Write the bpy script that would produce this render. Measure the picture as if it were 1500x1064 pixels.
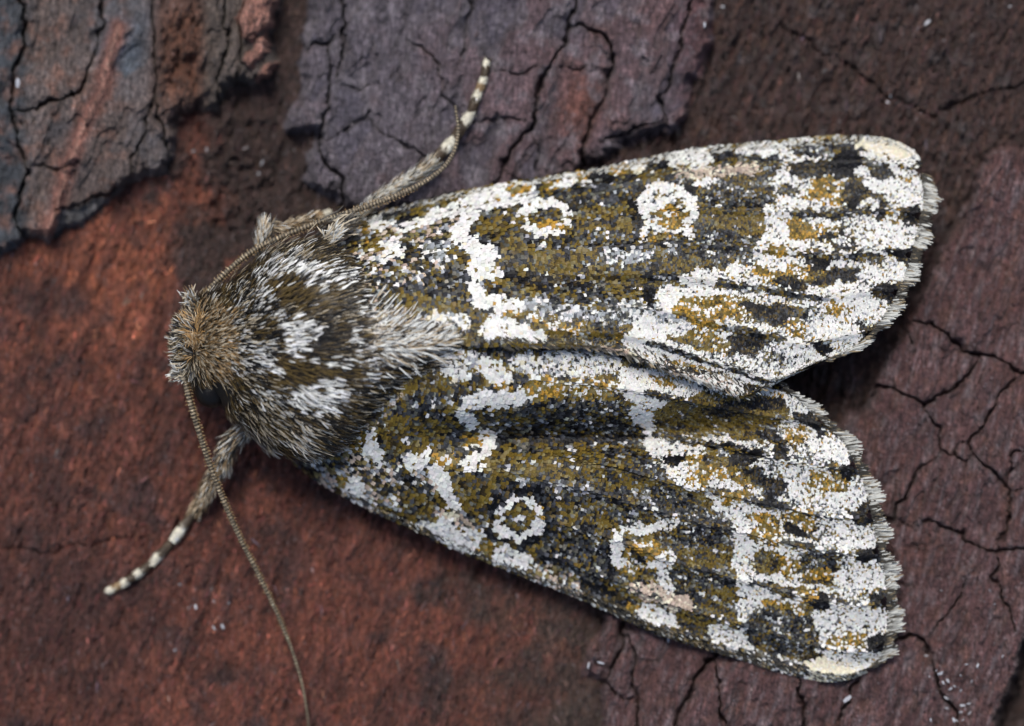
import bpy, math, random
import numpy as np
from mathutils import Matrix, Vector

for o in list(bpy.data.objects):
    bpy.data.objects.remove(o, do_unlink=True)
S = bpy.context.scene
COL = S.collection
rng = np.random.default_rng(11)
random.seed(11)
HC = 46.0            # camera height above the bark (1 unit = 100 photo pixels)

# ------------------------------------------------------------------ camera, world, sun, exposure
cam_d = bpy.data.cameras.new('camera'); cam = bpy.data.objects.new('camera', cam_d); COL.objects.link(cam)
cam.location = (0, 0, HC); cam.rotation_euler = (0, 0, 0)
cam_d.sensor_width = 36.0; cam_d.lens = 36.0 * HC / 15.0
cam_d.clip_start = 0.1; cam_d.clip_end = 500
cam_d.dof.use_dof = True; cam_d.dof.focus_distance = HC - 1.45; cam_d.dof.aperture_fstop = 0.056
S.camera = cam
SUN_EL, SUN_AZ = math.radians(58), math.radians(-14)      # azimuth from +Y (picture top), towards -X
W = bpy.data.worlds.new('World'); S.world = W; W.use_nodes = True
nt = W.node_tree
sky = nt.nodes.new('ShaderNodeTexSky'); sky.sky_type = 'NISHITA'; sky.sun_disc = False
sky.sun_elevation = SUN_EL; sky.sun_rotation = SUN_AZ
sky.air_density = 1.0; sky.dust_density = 3.0; sky.ozone_density = 1.0
bg = nt.nodes['Background']; bg.inputs['Strength'].default_value = 0.075
nt.links.new(sky.outputs['Color'], bg.inputs['Color'])
sun_d = bpy.data.lights.new('sun', 'SUN'); sun = bpy.data.objects.new('sun', sun_d); COL.objects.link(sun)
sun_d.energy = 1.5; sun_d.angle = math.radians(18); sun_d.color = (1.0, 0.97, 0.92)
sd = Vector((math.sin(SUN_AZ) * math.cos(SUN_EL), math.cos(SUN_AZ) * math.cos(SUN_EL), math.sin(SUN_EL)))
sun.rotation_euler = (-sd).to_track_quat('-Z', 'Y').to_euler(); sun.location = sd * 60
S.view_settings.view_transform = 'Standard'; S.view_settings.look = 'None'
S.view_settings.gamma = 1.0; S.view_settings.use_curve_mapping = False
S.view_settings.exposure = 0.76
S.render.resolution_x, S.render.resolution_y = 1024, 726

# ------------------------------------------------------------------ helpers
def P(px, py, z):
    """point on the bark seen at photo pixel (px, py), standing z above the datum"""
    k = (HC - np.asarray(z, float)) / HC * 0.01
    return np.stack([(np.asarray(px, float) - 750) * k, -(np.asarray(py, float) - 532) * k, np.asarray(z, float) + 0 * k], -1)

_perm = np.random.default_rng(5).permutation(512)
_ga = np.random.default_rng(6).uniform(0, 2 * np.pi, 512)
_gx, _gy = np.cos(_ga), np.sin(_ga)
def noise(x, y, seed=0):
    x = np.asarray(x, float) + seed * 17.31; y = np.asarray(y, float) + seed * 9.77
    xi = np.floor(x).astype(int); yi = np.floor(y).astype(int); xf = x - xi; yf = y - yi
    def g(ix, iy, dx, dy):
        h = _perm[(_perm[ix & 511] + iy) & 511]
        return _gx[h] * dx + _gy[h] * dy
    u = xf * xf * xf * (xf * (xf * 6 - 15) + 10); v = yf * yf * yf * (yf * (yf * 6 - 15) + 10)
    a = g(xi, yi, xf, yf); b = g(xi + 1, yi, xf - 1, yf); c = g(xi, yi + 1, xf, yf - 1); d = g(xi + 1, yi + 1, xf - 1, yf - 1)
    return (a + (b - a) * u + (c - a) * v + (a - b - c + d) * u * v) * 1.5
def fbm(x, y, oct=4, seed=0, gain=0.5):
    s = 0; a = 1.0
    for i in range(oct):
        s = s + a * noise(x * 2 ** i, y * 2 ** i, seed + i * 3); a *= gain
    return s
def ss(a, b, x):
    t = np.clip((x - a) / (b - a), 0, 1); return t * t * (3 - 2 * t)
def inpoly(x, y, poly):
    r = np.zeros(np.shape(x), bool); n = len(poly)
    for i in range(n):
        x0, y0 = poly[i]; x1, y1 = poly[(i + 1) % n]
        if y0 == y1: continue
        c = ((y0 > y) != (y1 > y)) & (x < (x1 - x0) * (y - y0) / (y1 - y0) + x0)
        r ^= c
    return r
def segdist(x, y, pts, closed=False):
    """distance to a polyline"""
    d = np.full(np.shape(x), 1e9)
    n = len(pts)
    for i in range(n if closed else n - 1):
        x0, y0 = pts[i][:2]; x1, y1 = pts[(i + 1) % n][:2]
        vx, vy = x1 - x0, y1 - y0
        t = np.clip(((x - x0) * vx + (y - y0) * vy) / (vx * vx + vy * vy + 1e-9), 0, 1)
        d = np.minimum(d, np.hypot(x - x0 - t * vx, y - y0 - t * vy))
    return d
def curve(pts, u):
    """smooth curve through points (any dimension) at arc parameters u in 0..1 (Catmull-Rom)"""
    p = np.asarray(pts, float); u = np.asarray(u, float)
    L = np.concatenate([[0], np.cumsum(np.linalg.norm(np.diff(p[:, :2], axis=0), axis=1))]); L /= L[-1]
    e = np.vstack([2 * p[0] - p[1], p, 2 * p[-1] - p[-2]])
    i = np.clip(np.searchsorted(L, u, 'right') - 1, 0, len(p) - 2)
    t = ((u - L[i]) / (L[i + 1] - L[i]))[..., None]
    a, b, c, d = e[i], e[i + 1], e[i + 2], e[i + 3]
    return 0.5 * (2 * b + (c - a) * t + (2 * a - 5 * b + 4 * c - d) * t * t + (3 * b - a - 3 * c + d) * t ** 3)
def mesh_obj(name, V, F, mat, parent=None, col=None, smooth=True, kind=None):
    """F: (n,k) array or list of arrays of faces"""
    V = np.asarray(V, np.float32)
    Fs = F if isinstance(F, list) else [F]
    Fs = [np.asarray(f, np.int32) for f in Fs if len(f)]
    me = bpy.data.meshes.new(name)
    me.vertices.add(len(V)); me.vertices.foreach_set('co', V.ravel())
    nl = sum(f.size for f in Fs); nf = sum(len(f) for f in Fs)
    me.loops.add(nl); me.polygons.add(nf)
    me.loops.foreach_set('vertex_index', np.concatenate([f.ravel() for f in Fs]))
    tot = np.concatenate([np.full(len(f), f.shape[1], np.int32) for f in Fs])
    st = np.concatenate([[0], np.cumsum(tot)[:-1]]).astype(np.int32)
    me.polygons.foreach_set('loop_start', st); me.polygons.foreach_set('loop_total', tot)
    me.polygons.foreach_set('use_smooth', np.full(nf, smooth))
    me.update(calc_edges=True)
    if col is not None:
        a = me.color_attributes.new('Col', 'FLOAT_COLOR', 'POINT')
        c = np.ones((len(V), 4), np.float32); c[:, :3] = col
        a.data.foreach_set('color', c.ravel())
    me.materials.append(mat)
    o = bpy.data.objects.new(name, me); COL.objects.link(o)
    if parent: o.parent = parent
    if kind: o['kind'] = kind
    return o

# ------------------------------------------------------------------ materials
def new_mat(name):
    m = bpy.data.materials.new(name); m.use_nodes = True
    return m, m.node_tree, m.node_tree.nodes['Principled BSDF']
def bark_material():
    m, t, b = new_mat('bark'); N, L = t.nodes, t.links
    at = N.new('ShaderNodeAttribute'); at.attribute_name = 'Col'
    tc = N.new('ShaderNodeTexCoord')
    mp = N.new('ShaderNodeMapping'); mp.inputs['Rotation'].default_value = (0, 0, math.radians(17)); mp.inputs['Scale'].default_value = (1, 0.14, 1)
    L.new(tc.outputs['Object'], mp.inputs['Vector'])
    n1 = N.new('ShaderNodeTexNoise'); n1.inputs['Scale'].default_value = 26; n1.inputs['Detail'].default_value = 5; n1.inputs['Roughness'].default_value = 0.65
    n2 = N.new('ShaderNodeTexNoise'); n2.inputs['Scale'].default_value = 17; n2.inputs['Detail'].default_value = 6; n2.inputs['Roughness'].default_value = 0.7
    L.new(mp.outputs['Vector'], n1.inputs['Vector']); L.new(tc.outputs['Object'], n2.inputs['Vector'])
    mx = N.new('ShaderNodeMath'); mx.operation = 'ADD'
    L.new(n1.outputs['Fac'], mx.inputs[0]); L.new(n2.outputs['Fac'], mx.inputs[1])
    mr = N.new('ShaderNodeMapRange'); mr.inputs['From Min'].default_value = 0.72; mr.inputs['From Max'].default_value = 1.28
    mr.inputs['To Min'].default_value = 0.35; mr.inputs['To Max'].default_value = 1.8
    L.new(mx.outputs[0], mr.inputs['Value'])
    mul = N.new('ShaderNodeVectorMath'); mul.operation = 'SCALE'
    L.new(at.outputs['Color'], mul.inputs[0]); L.new(mr.outputs['Result'], mul.inputs['Scale'])
    L.new(mul.outputs['Vector'], b.inputs['Base Color'])
    bp = N.new('ShaderNodeBump'); bp.inputs['Strength'].default_value = 1.0; bp.inputs['Distance'].default_value = 0.09
    L.new(mx.outputs[0], bp.inputs['Height']); L.new(bp.outputs['Normal'], b.inputs['Normal'])
    rr = N.new('ShaderNodeMapRange'); rr.inputs['To Min'].default_value = 0.2; rr.inputs['To Max'].default_value = 0.62
    L.new(n2.outputs['Fac'], rr.inputs['Value']); L.new(rr.outputs['Result'], b.inputs['Roughness'])
    b.inputs['Specular IOR Level'].default_value = 0.6
    return m
def attr_material(name, rough, spec=0.4, sheen=0.0, coord=False, obj_color=False, noise_amt=0.25, nscale=40):
    m, t, b = new_mat(name); N, L = t.nodes, t.links
    if obj_color:
        at = N.new('ShaderNodeObjectInfo')
    else:
        at = N.new('ShaderNodeAttribute'); at.attribute_name = 'Col'
    tc = N.new('ShaderNodeTexCoord'); n = N.new('ShaderNodeTexNoise'); n.inputs['Scale'].default_value = nscale
    L.new(tc.outputs['Object'], n.inputs['Vector'])
    mr = N.new('ShaderNodeMapRange'); mr.inputs['To Min'].default_value = 1 - noise_amt; mr.inputs['To Max'].default_value = 1 + noise_amt
    L.new(n.outputs['Fac'], mr.inputs['Value'])
    mul = N.new('ShaderNodeVectorMath'); mul.operation = 'SCALE'
    L.new(at.outputs['Color'], mul.inputs[0]); L.new(mr.outputs['Result'], mul.inputs['Scale'])
    L.new(mul.outputs['Vector'], b.inputs['Base Color'])
    b.inputs['Roughness'].default_value = rough; b.inputs['Specular IOR Level'].default_value = spec
    b.inputs['Sheen Weight'].default_value = sheen
    return m
M_BARK = bark_material()
M_SCALE = attr_material('wing_scale', 0.45, 0.15)
M_SCALE1 = attr_material('single_wing_scale', 0.45, 0.15, obj_color=True)
M_HAIR = attr_material('moth_hair', 0.45, 0.28, noise_amt=0.15)
M_SKIN = attr_material('moth_skin', 0.55, 0.4, noise_amt=0.35, nscale=14)
M_EYE, _t, _b = new_mat('moth_eye')
_b.inputs['Base Color'].default_value = (0.006, 0.005, 0.005, 1); _b.inputs['Roughness'].default_value = 0.38; _b.inputs['Specular IOR Level'].default_value = 0.25
_v = _t.nodes.new('ShaderNodeTexVoronoi'); _v.inputs['Scale'].default_value = 40
_bp = _t.nodes.new('ShaderNodeBump'); _bp.inputs['Strength'].default_value = 0.3; _bp.inputs['Distance'].default_value = 0.01
_t.links.new(_v.outputs['Distance'], _bp.inputs['Height']); _t.links.new(_bp.outputs['Normal'], _b.inputs['Normal'])

# ------------------------------------------------------------------ bark
def tilt(px, py):
    return 0.16 * (np.asarray(py, float) - 532) / 532 + 0.14 * (np.asarray(px, float) - 750) / 750
def axis(lo, hi, step, out, n):
    a = np.arange(lo, hi + 0.1, step)
    g = np.cumsum(step * 1.09 ** np.arange(1, n)); g = g[g < out]
    return np.concatenate([lo - g[::-1], a, hi + g])
XS = axis(-70, 1570, 2.1, 1500, 90); YS = axis(-70, 1134, 2.1, 1500, 90)
GX, GY = np.meshgrid(XS, YS)
# uneven edges: look everything up at warped coordinates
WX = GX + 7 * fbm(GX / 42, GY / 42, 5, 1, 0.6); WY = GY + 7 * fbm(GX / 42, GY / 42, 5, 2, 0.6)

PLATES = [   # outline of each raised sheet of outer bark, rise, edge softness
  ([(-600, 384), (0, 384), (20, 368), (40, 350), (68, 353), (124, 331), (165, 301), (184, 271), (215, 262), (244, 256), (256, 225), (258, 177),
    (290, 160), (323, 162), (338, 128), (370, 120), (398, 113), (410, 90), (395, 60), (398, 38), (417, 0), (450, -400), (-600, -400)], 0.40, 15),
  ([(454, 0), (442, 50), (436, 87), (442, 121), (417, 186), (423, 195), (464, 198), (454, 223), (445, 264), (470, 290), (500, 300), (620, 340), (800, 300),
    (858, 242), (875, 234), (920, 214), (962, 202), (993, 194), (1000, 180), (1010, 169), (1018, 121), (1046, 70), (1049, 0), (1080, -400), (480, -400)], 0.36, 16),
  ([(1500, 210), (1465, 215), (1441, 226), (1426, 256), (1403, 323), (1377, 376), (1345, 430), (1330, 459), (1300, 515), (1279, 554), (1262, 590), (1200, 640), (1000, 760),
    (905, 870), (890, 895), (870, 930), (853, 993), (883, 999), (886, 1064), (890, 1500), (2100, 1500), (2100, 150)], 0.32, 13),
]
HOLE = [(1493, 940), (1520, 925), (1560, 1000), (1540, 1100), (1440, 1100), (1455, 1052), (1478, 1015), (1488, 965)]
CHIPS = [[(350, 28), (362, -10), (415, -10), (397, 38), (372, 62), (352, 58)], [(350, 92), (374, 62), (396, 46), (392, 70), (366, 96)], [(368, 114), (390, 92), (410, 86), (402, 108), (378, 121)],
         [(886, 205), (917, 199), (948, 186), (975, 180), (990, 190), (950, 201), (905, 216)], [(90, 306), (124, 293), (160, 291), (168, 300), (124, 331), (80, 352)]]
CRACKS = [   # half width in pixels, depth, polyline
 (5, .34, [(30, -60), (30, 0), (38, 45), (19, 105), (19, 150), (28, 215), (38, 244), (34, 270), (19, 320), (40, 352)]),
 (4, .30, [(19, 158), (56, 163), (75, 148), (113, 141), (131, 98), (145, 64), (147, 0), (150, -70)]),
 (5, .26, [(80, 312), (90, 304), (124, 291), (158, 288), (182, 272)]), (3, .16, [(38, 244), (80, 250), (120, 238)]),
 (4, .20, [(222, -40), (224, 60), (226, 130), (240, 200), (250, 250)]), (4, .2, [(330, -30), (332, 60), (318, 120), (322, 160)]), (3.5, .22, [(338, 128), (350, 92), (352, 40), (362, -10)]),
 (3, .15, [(184, 271), (200, 220), (215, 180), (226, 130)]),
 (5, .3, [(504, -60), (504, 0), (507, 31), (502, 77), (495, 110)]), (3.5, .24, [(495, 50), (470, 66), (451, 78), (436, 88)]),
 (5, .3, [(479, 60), (479, 84), (485, 118), (476, 161), (468, 211), (476, 230), (482, 245), (504, 257), (502, 288), (500, 310)]), (3, .2, [(472, 208), (482, 205), (513, 186), (535, 170), (545, 158)]),
 (4, .16, [(700, -40), (690, 6), (678, 62), (668, 99)]), (3, .12, [(500, 120), (530, 130), (545, 122)]),
 (5.5, .32, [(848, -60), (844, 0), (838, 37), (821, 70), (807, 99), (787, 138), (780, 175), (779, 194), (751, 214), (739, 237), (742, 254), (731, 266), (700, 300)]),
 (4, .25, [(779, 194), (790, 217), (785, 242), (788, 270)]), (3.5, .22, [(742, 254), (758, 268)]), (3, .14, [(690, 178), (720, 178), (751, 175), (780, 180)]), (2.5, .12, [(728, 104), (760, 108), (785, 99), (807, 99)]),
 (5.5, .32, [(838, 37), (869, 46), (892, 65), (897, 93), (886, 138), (866, 183), (858, 214), (849, 245), (840, 280)]),
 (3.5, .24, [(1018, -60), (1015, 0), (1004, 37), (990, 79), (982, 124), (963, 144), (973, 172), (978, 190)]), (4.5, .26, [(880, 208), (886, 203), (917, 197), (948, 183), (975, 176)]),
 (3, .14, [(821, 100), (850, 104), (870, 98)]), (3, .15, [(600, 60), (640, 90), (650, 140), (690, 180)]), (3, .12, [(535, 170), (560, 200), (600, 210), (640, 240)]),
 (4, .22, [(1120, -60), (1133, 0), (1140, 30), (1174, 60), (1200, 79), (1234, 90), (1283, 128), (1309, 143), (1347, 162), (1373, 177), (1396, 154), (1426, 137), (1500, 128), (1570, 120)]),
 (5, .3, [(1340, 462), (1354, 471), (1386, 494), (1413, 512), (1453, 522), (1492, 544), (1570, 548)]),
 (4, .28, [(1494, 548), (1468, 577), (1445, 613), (1421, 648), (1425, 664), (1457, 692), (1482, 719), (1476, 755), (1460, 800), (1462, 806)]), (3.5, .24, [(1421, 648), (1403, 652), (1397, 670), (1413, 682), (1429, 670)]),
 (4, .26, [(1262, 590), (1285, 566), (1310, 571), (1350, 593), (1358, 601), (1370, 585), (1397, 569), (1417, 554), (1430, 540), (1440, 520)]),
 (4, .26, [(1355, 601), (1358, 613), (1380, 633), (1376, 656), (1384, 666), (1397, 672)]), (4.5, .28, [(1380, 664), (1350, 684), (1336, 712), (1318, 739), (1314, 763), (1291, 755), (1260, 740)]),
 (3.5, .2, [(1314, 763), (1338, 775)]), (4, .24, [(1350, 759), (1378, 773), (1413, 782), (1418, 796), (1439, 805), (1460, 806), (1500, 800), (1570, 785)]), (3, .2, [(1482, 719), (1500, 719), (1570, 722)]), (3, .2, [(1510, 660), (1488, 662), (1472, 704)]),
 (3.5, .2, [(1270, 760), (1289, 759), (1327, 771)]), (3, .2, [(1290, 845), (1303, 847), (1351, 864)]), (3, .14, [(1322, 800), (1356, 802)]),
 (5.5, .32, [(1290, 940), (1306, 937), (1333, 933), (1356, 939), (1368, 974), (1377, 1015), (1398, 1042), (1404, 1064), (1410, 1130)]), (2.5, .14, [(1365, 930), (1386, 900), (1407, 874), (1415, 850)]),
 (6, .32, [(1260, 990), (1247, 1004), (1238, 1033), (1230, 1064), (1222, 1130)]), (4, .26, [(1160, 980), (1165, 995), (1174, 1033), (1174, 1064), (1170, 1130)]),
 (5, .28, [(925, 890), (917, 917), (910, 947), (893, 983), (884, 1000)]), (4, .24, [(915, 915), (922, 927), (928, 967), (925, 1010), (933, 1040), (932, 1060), (930, 1130)]), (3.5, .22, [(888, 998), (913, 1022), (926, 1018)]),
 (8, .4, [(1070, 930), (1047, 960), (1017, 1000), (1000, 1040), (990, 1064), (975, 1130)]), (3.5, .24, [(1045, 962), (1055, 997), (1050, 1040), (1063, 1064), (1075, 1130)]),
 (3, .2, [(1462, 806), (1456, 840), (1470, 880), (1485, 930)]), (3, .16, [(1340, 520), (1330, 480)]), (3, .16, [(1265, 640), (1262, 600)]),
 (2.5, .12, [(-60, 800), (0, 805), (60, 808), (140, 795), (200, 785), (250, 780)]),
]
def windowed(pts, pad):
    x = [p[0] for p in pts]; y = [p[1] for p in pts]
    i0, i1 = np.searchsorted(XS, [min(x) - pad, max(x) + pad]); j0, j1 = np.searchsorted(YS, [min(y) - pad, max(y) + pad])
    return slice(j0, j1), slice(i0, i1)
CD = np.zeros_like(GX); CW = np.full_like(GX, 99.0)
for w, dep, pts in CRACKS:
    sl = windowed(pts, 60)
    d = segdist(WX[sl] , WY[sl], pts)
    ends = np.minimum(*[np.hypot(GX[sl] - q[0], GY[sl] - q[1]) for q in (pts[0], pts[-1])])
    ww = w * (0.45 + 0.9 * np.clip(0.5 + noise(GX[sl] / 28, GY[sl] / 28, 7), 0, 1)) * 0.41 * (0.45 + 0.55 * ss(0, 45, ends))
    CD[sl] = np.maximum(CD[sl], dep * (0.5 + 0.7 * np.clip(0.6 + noise(GX[sl] / 37, GY[sl] / 37, 8), 0, 1)) * (0.3 + 0.7 * ss(0, 30, ends)) * np.exp(-(d / ww) ** 2.0) + 0.05 * np.exp(-(d / (ww * 2.6)) ** 2))
    CW[sl] = np.minimum(CW[sl], d)
SEAMS = [[(30, -60), (30, -500)], [(40, 352), (44, 380)], [(19, 150), (19, 158)], [(150, -70), (150, -500)], [(222, -40), (222, -500)], [(250, 250), (254, 270)], [(330, -30), (330, -500)], [(322, 160), (322, 180)], [(362, -10), (366, -500)], [(338, 128), (334, 150)],
 [(504, -60), (504, -500)], [(495, 110), (484, 116)], [(500, 310), (500, 335)], [(436, 88), (422, 92)], [(479, 60), (482, 57)], [(848, -60), (850, -500)], [(700, 300), (690, 350)], [(840, 280), (832, 310)], [(1018, -60), (1020, -500)], [(978, 190), (988, 212)], [(880, 208), (860, 212)], [(975, 176), (973, 172)],
 [(1340, 462), (1318, 452)], [(1570, 548), (2300, 548)], [(1494, 548), (1492, 540)], [(1262, 590), (1235, 602)], [(1440, 520), (1442, 515)], [(1260, 740), (1000, 720)], [(1338, 775), (1350, 759)], [(1290, 940), (1200, 900), (960, 830)], [(1410, 1130), (1410, 1700)], [(1260, 990), (1200, 900)],
 [(1222, 1130), (1220, 1700)], [(1160, 980), (1130, 880)], [(1170, 1130), (1165, 1700)], [(1070, 930), (1090, 860)], [(975, 1130), (970, 1700)], [(925, 890), (960, 830), (930, 800)], [(884, 1000), (875, 1004)], [(930, 1130), (928, 1700)], [(1075, 1130), (1080, 1700)], [(1570, 785), (2300, 785)], [(1570, 722), (2300, 722)], [(1485, 930), (1494, 950)], [(1494, 950), (1700, 1700)], [(1356, 939), (1365, 930), (1386, 900), (1415, 850), (1460, 806)], [(1510, 660), (2300, 655)], [(1472, 704), (1466, 700)]]
SW = np.full_like(GX, 999.0)                                        # where a crack runs on as a hair-thin joint
for pts in SEAMS + [c[2] for c in CRACKS]:
    sl = windowed(pts, 160); SW[sl] = np.minimum(SW[sl], segdist(WX[sl], WY[sl], pts))
RISE = np.zeros_like(GX); WHICH = np.zeros(GX.shape, int); EDGE = np.full_like(GX, 999.0)
for k, (poly, h, soft) in enumerate(PLATES):
    ins = inpoly(WX, WY, poly); d = np.full_like(GX, 400.0)
    sl = windowed(poly, 80); d[sl] = segdist(WX[sl], WY[sl], poly, True)
    sgn = np.where(ins, d, -d) + 5 * noise(GX / 14, GY / 14, 12)
    RISE += h * ss(-2.2, soft, sgn) + np.where(ins, 0.05 * ss(0, 30, d), 0); WHICH[ins] = k + 1
    EDGE = np.minimum(EDGE, d)
grain = math.radians(73)
ga, gb = GX * math.cos(grain) - GY * math.sin(grain), GX * math.sin(grain) + GY * math.cos(grain)    # along / across the grain
plate = ss(0, 0.3, RISE)
rough_base = 0.09 * fbm(ga / 120, gb / 30, 3, 18, 0.6) + 0.035 * fbm(ga / 42, gb / 12, 4, 20, 0.6) + 0.05 * noise(ga / 19, gb / 4.6, 26) + 0.035 * noise(ga / 9, gb / 3, 27)
rough_plate = 0.05 * fbm(GX / 90, GY / 90, 4, 30) + 0.022 * fbm(ga / 60, gb / 9, 3, 33, 0.6) + 0.012 * fbm(GX / 12, GY / 12, 3, 36, 0.6)
micro = 0.006 * np.random.default_rng(8).normal(0, 1, GX.shape) * ss(3000, 1700, np.abs(GX))
Z = micro * (1 - 0.45 * plate) + tilt(GX, GY) + RISE + rough_base * (1 - plate) + rough_plate * plate - CD
Z += 0.10 * fbm(GX / 260, GY / 260, 3, 40)
lay = fbm(ga / 170, gb / 75, 4, 42, 0.55)                                       # flaking layers of the outer bark
Z += plate * (0.07 * ss(-0.015, 0.03, lay - 0.12) + 0.06 * ss(-0.015, 0.03, lay + 0.22) - 0.08)
right = np.maximum(ss(1010, 1080, GX), ss(640, 720, GX) * ss(420, 340, GY)) * (1 - plate)
Z -= right * (0.05 - 0.09 * fbm(ga / 34, gb / 9, 4, 44, 0.65))                  # shaggy fibrous bark, upper right
gap = np.exp(-(((GX - 350) / 95) ** 2 + ((GY - 245) / 130) ** 2) ** 2) * (1 - plate)
Z += gap * (-0.12 + 0.14 * fbm(GX / 26, GY / 26, 4, 48, 0.6))
rust = np.exp(-((GX - 270) / 45) ** 4 - ((GY - 75) / 95) ** 4)
Z += rust * (-0.12 + 0.16 * fbm(ga / 40, gb / 18, 4, 52, 0.6))
hole = inpoly(WX, WY, HOLE); hd = np.zeros_like(GX); sl = windowed(HOLE, 60); hd[sl] = segdist(WX[sl], WY[sl], HOLE, True)
Z -= np.where(hole, 0.9 * ss(0, 14, hd), 0)
for i, c in enumerate(CHIPS):
    sl = windowed(c, 40); ins = inpoly(WX[sl], WY[sl], c); d = segdist(WX[sl], WY[sl], c, True)
    Z[sl] += np.where(ins, (0.16 if i < 3 else -0.16 if i == 4 else -.14) * ss(-1, 5, d), 0)
ridge = [(172, 40), (160, 85), (150, 130), (125, 180), (100, 240), (85, 300), (72, 335)]
rd = segdist(GX + 4 * noise(GX / 30, GY / 30, 60), GY, ridge)
RID = np.exp(-(rd / 6.5) ** 2); Z += 0.10 * RID
far = np.maximum(0, np.abs(GX - 750) - 850) / 100
Z -= 0.05 * far ** 2                                                              # the trunk rounds away
def bark_z(px, py):
    i = np.clip(np.searchsorted(XS, px), 1, len(XS) - 1); j = np.clip(np.searchsorted(YS, py), 1, len(YS) - 1)
    return np.maximum(np.maximum(Z[j, i], Z[j - 1, i - 1]), np.maximum(Z[j - 1, i], Z[j, i - 1]))

def mix(a, b, t): return a + (np.asarray(b) - a) * t[..., None]
n1 = fbm(GX / 150, GY / 150, 4, 70); n2 = fbm(GX / 34, GY / 34, 4, 74, 0.6); n3 = fbm(ga / 50, gb / 8, 4, 78, 0.6); n4 = fbm(GX / 70, GY / 70, 4, 82, .6)
C = np.ones(GX.shape + (3,)) * np.array((0.120, 0.043, 0.031))
C = mix(C, (0.30, 0.098, 0.052), np.clip(0.75 * np.exp(-((GX - 190) / 190) ** 2 - ((GY - 400) / 130) ** 2) + 0.35 * n2, 0, 1))
C = mix(C, (0.185, 0.062, 0.040), np.clip(0.55 * np.exp(-((GX - 420) / 300) ** 2 - ((GY - 960) / 110) ** 2) + 0.3 * n3, 0, 1))
C = mix(C, (0.045, 0.028, 0.028), np.clip(1.0 * n4 + 0.3 * n1, 0, 0.8)); C = mix(C, (0.075, 0.030, 0.024), np.clip(0.9 * fbm(ga / 160, gb / 60, 4, 86, .6), 0, .75))
C = mix(C, (0.065, 0.028, 0.024), np.clip(0.9 * np.exp(-((GX - 70) / 130) ** 2 - ((GY - 900) / 150) ** 2), 0, 0.75))
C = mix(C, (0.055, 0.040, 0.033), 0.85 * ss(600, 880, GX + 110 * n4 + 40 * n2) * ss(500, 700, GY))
C = mix(C, (0.050, 0.030, 0.026), np.clip(ss(330, 250, np.hypot((GX - 350) * 1.3, GY - 200) + 50 * n4) * 1.0, 0, 1) * ss(215, 330, GX + 90 * n4 + 30 * n2))
brown = np.array((0.052, 0.030, 0.027))
C = mix(C, brown, right); C = mix(C, (0.085, 0.042, 0.031), right * np.clip(0.05 + 0.9 * n3, 0, 0.8)); C = mix(C, (0.085, 0.075, 0.078), right * np.clip(0.9 * n2 - 0.25, 0, 0.6))
p1 = np.ones_like(C) * np.array((0.105, 0.080, 0.072))
p1 = mix(p1, (0.085, 0.098, 0.118), np.clip(1.1 * np.exp(-((GX - 190) / 38) ** 2 - ((GY - 70) / 90) ** 2) + 0.4 * n4, 0, 1))
p1 = mix(p1, (0.13, 0.10, 0.09), np.clip(ss(-.03, .03, lay - .12) * .6, 0, 1)); p1 = mix(p1, (0.050, 0.058, 0.068), ss(52, 22, GX + 10 * n2) * 0.9)
p1 = mix(p1, (0.17, 0.085, 0.06), np.clip(0.8 * n2 + 0.05, 0, 0.7) * ss(215, 150, GX))
p1 = mix(p1, (0.20, 0.082, 0.062), np.clip(np.exp(-(rd / 12) ** 2) * 1.0, 0, 0.9)); p1 = mix(p1, (0.30, 0.17, 0.13), np.clip(np.exp(-(rd / 3.5) ** 2) * 0.6, 0, 1))
p1 = mix(p1, (0.11, 0.048, 0.030), rust); p1 = mix(p1, (0.095, 0.075, 0.064), ss(285, 310, GX) * 0.9)
p1 = mix(p1, (0.26, 0.125, 0.095), np.maximum.reduce([inpoly(WX, WY, c) for c in CHIPS[:3]]).astype(float) * 0.9)
p1 = mix(p1, (0.09, 0.095, 0.10), inpoly(WX, WY, CHIPS[4]).astype(float) * 0.8)
p2 = np.ones_like(C) * np.array((0.098, 0.083, 0.096))
p2 = mix(p2, (0.115, 0.068, 0.066), np.clip(0.5 * n4 - .12 + 0.6 * ss(650, 900, GX), 0, 0.85))
p2 = mix(p2, (0.125, 0.070, 0.072), ss(-.03, .03, lay - .12) * .55 * ss(560, 760, GX)); p2 = mix(p2, (0.075, 0.068, 0.088), ss(.02, -.04, lay + .22) * .6); p2 = mix(p2, (0.145, 0.060, 0.045), np.clip(1.0 * np.exp(-((GX - 850) / 35) ** 2 - ((GY - 150) / 70) ** 2), 0, 0.85))
p2 = mix(p2, (0.105, 0.045, 0.045), np.clip(ss(960, 1030, GX + 25 * n2) * 0.8, 0, 1)); p2 = mix(p2, (0.17, 0.15, 0.165), np.clip(1.0 * n2 - 0.12, 0, 0.6))
p3 = np.ones_like(C) * np.array((0.085, 0.044, 0.043))
p3 = mix(p3, (0.16, 0.130, 0.136), np.clip(0.85 * n3 + 0.2 * n4 + .06, 0, 0.75)); p3 = mix(p3, (0.085, 0.038, 0.032), np.clip(0.8 * n4, 0, 0.7))
p3 = mix(p3, (0.12, 0.062, 0.05), np.clip(n2 - 0.2, 0, 0.6))
for k, p in enumerate((p1, p2, p3)):
    C[WHICH == k + 1] = p[WHICH == k + 1]
C = mix(C, (0.035, 0.026, 0.022), hole.astype(float) * 0.7)
grit = np.random.default_rng(3).normal(0, 1, GX.shape); streak = noise(ga / 15, gb / 2.8, 91)
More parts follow.
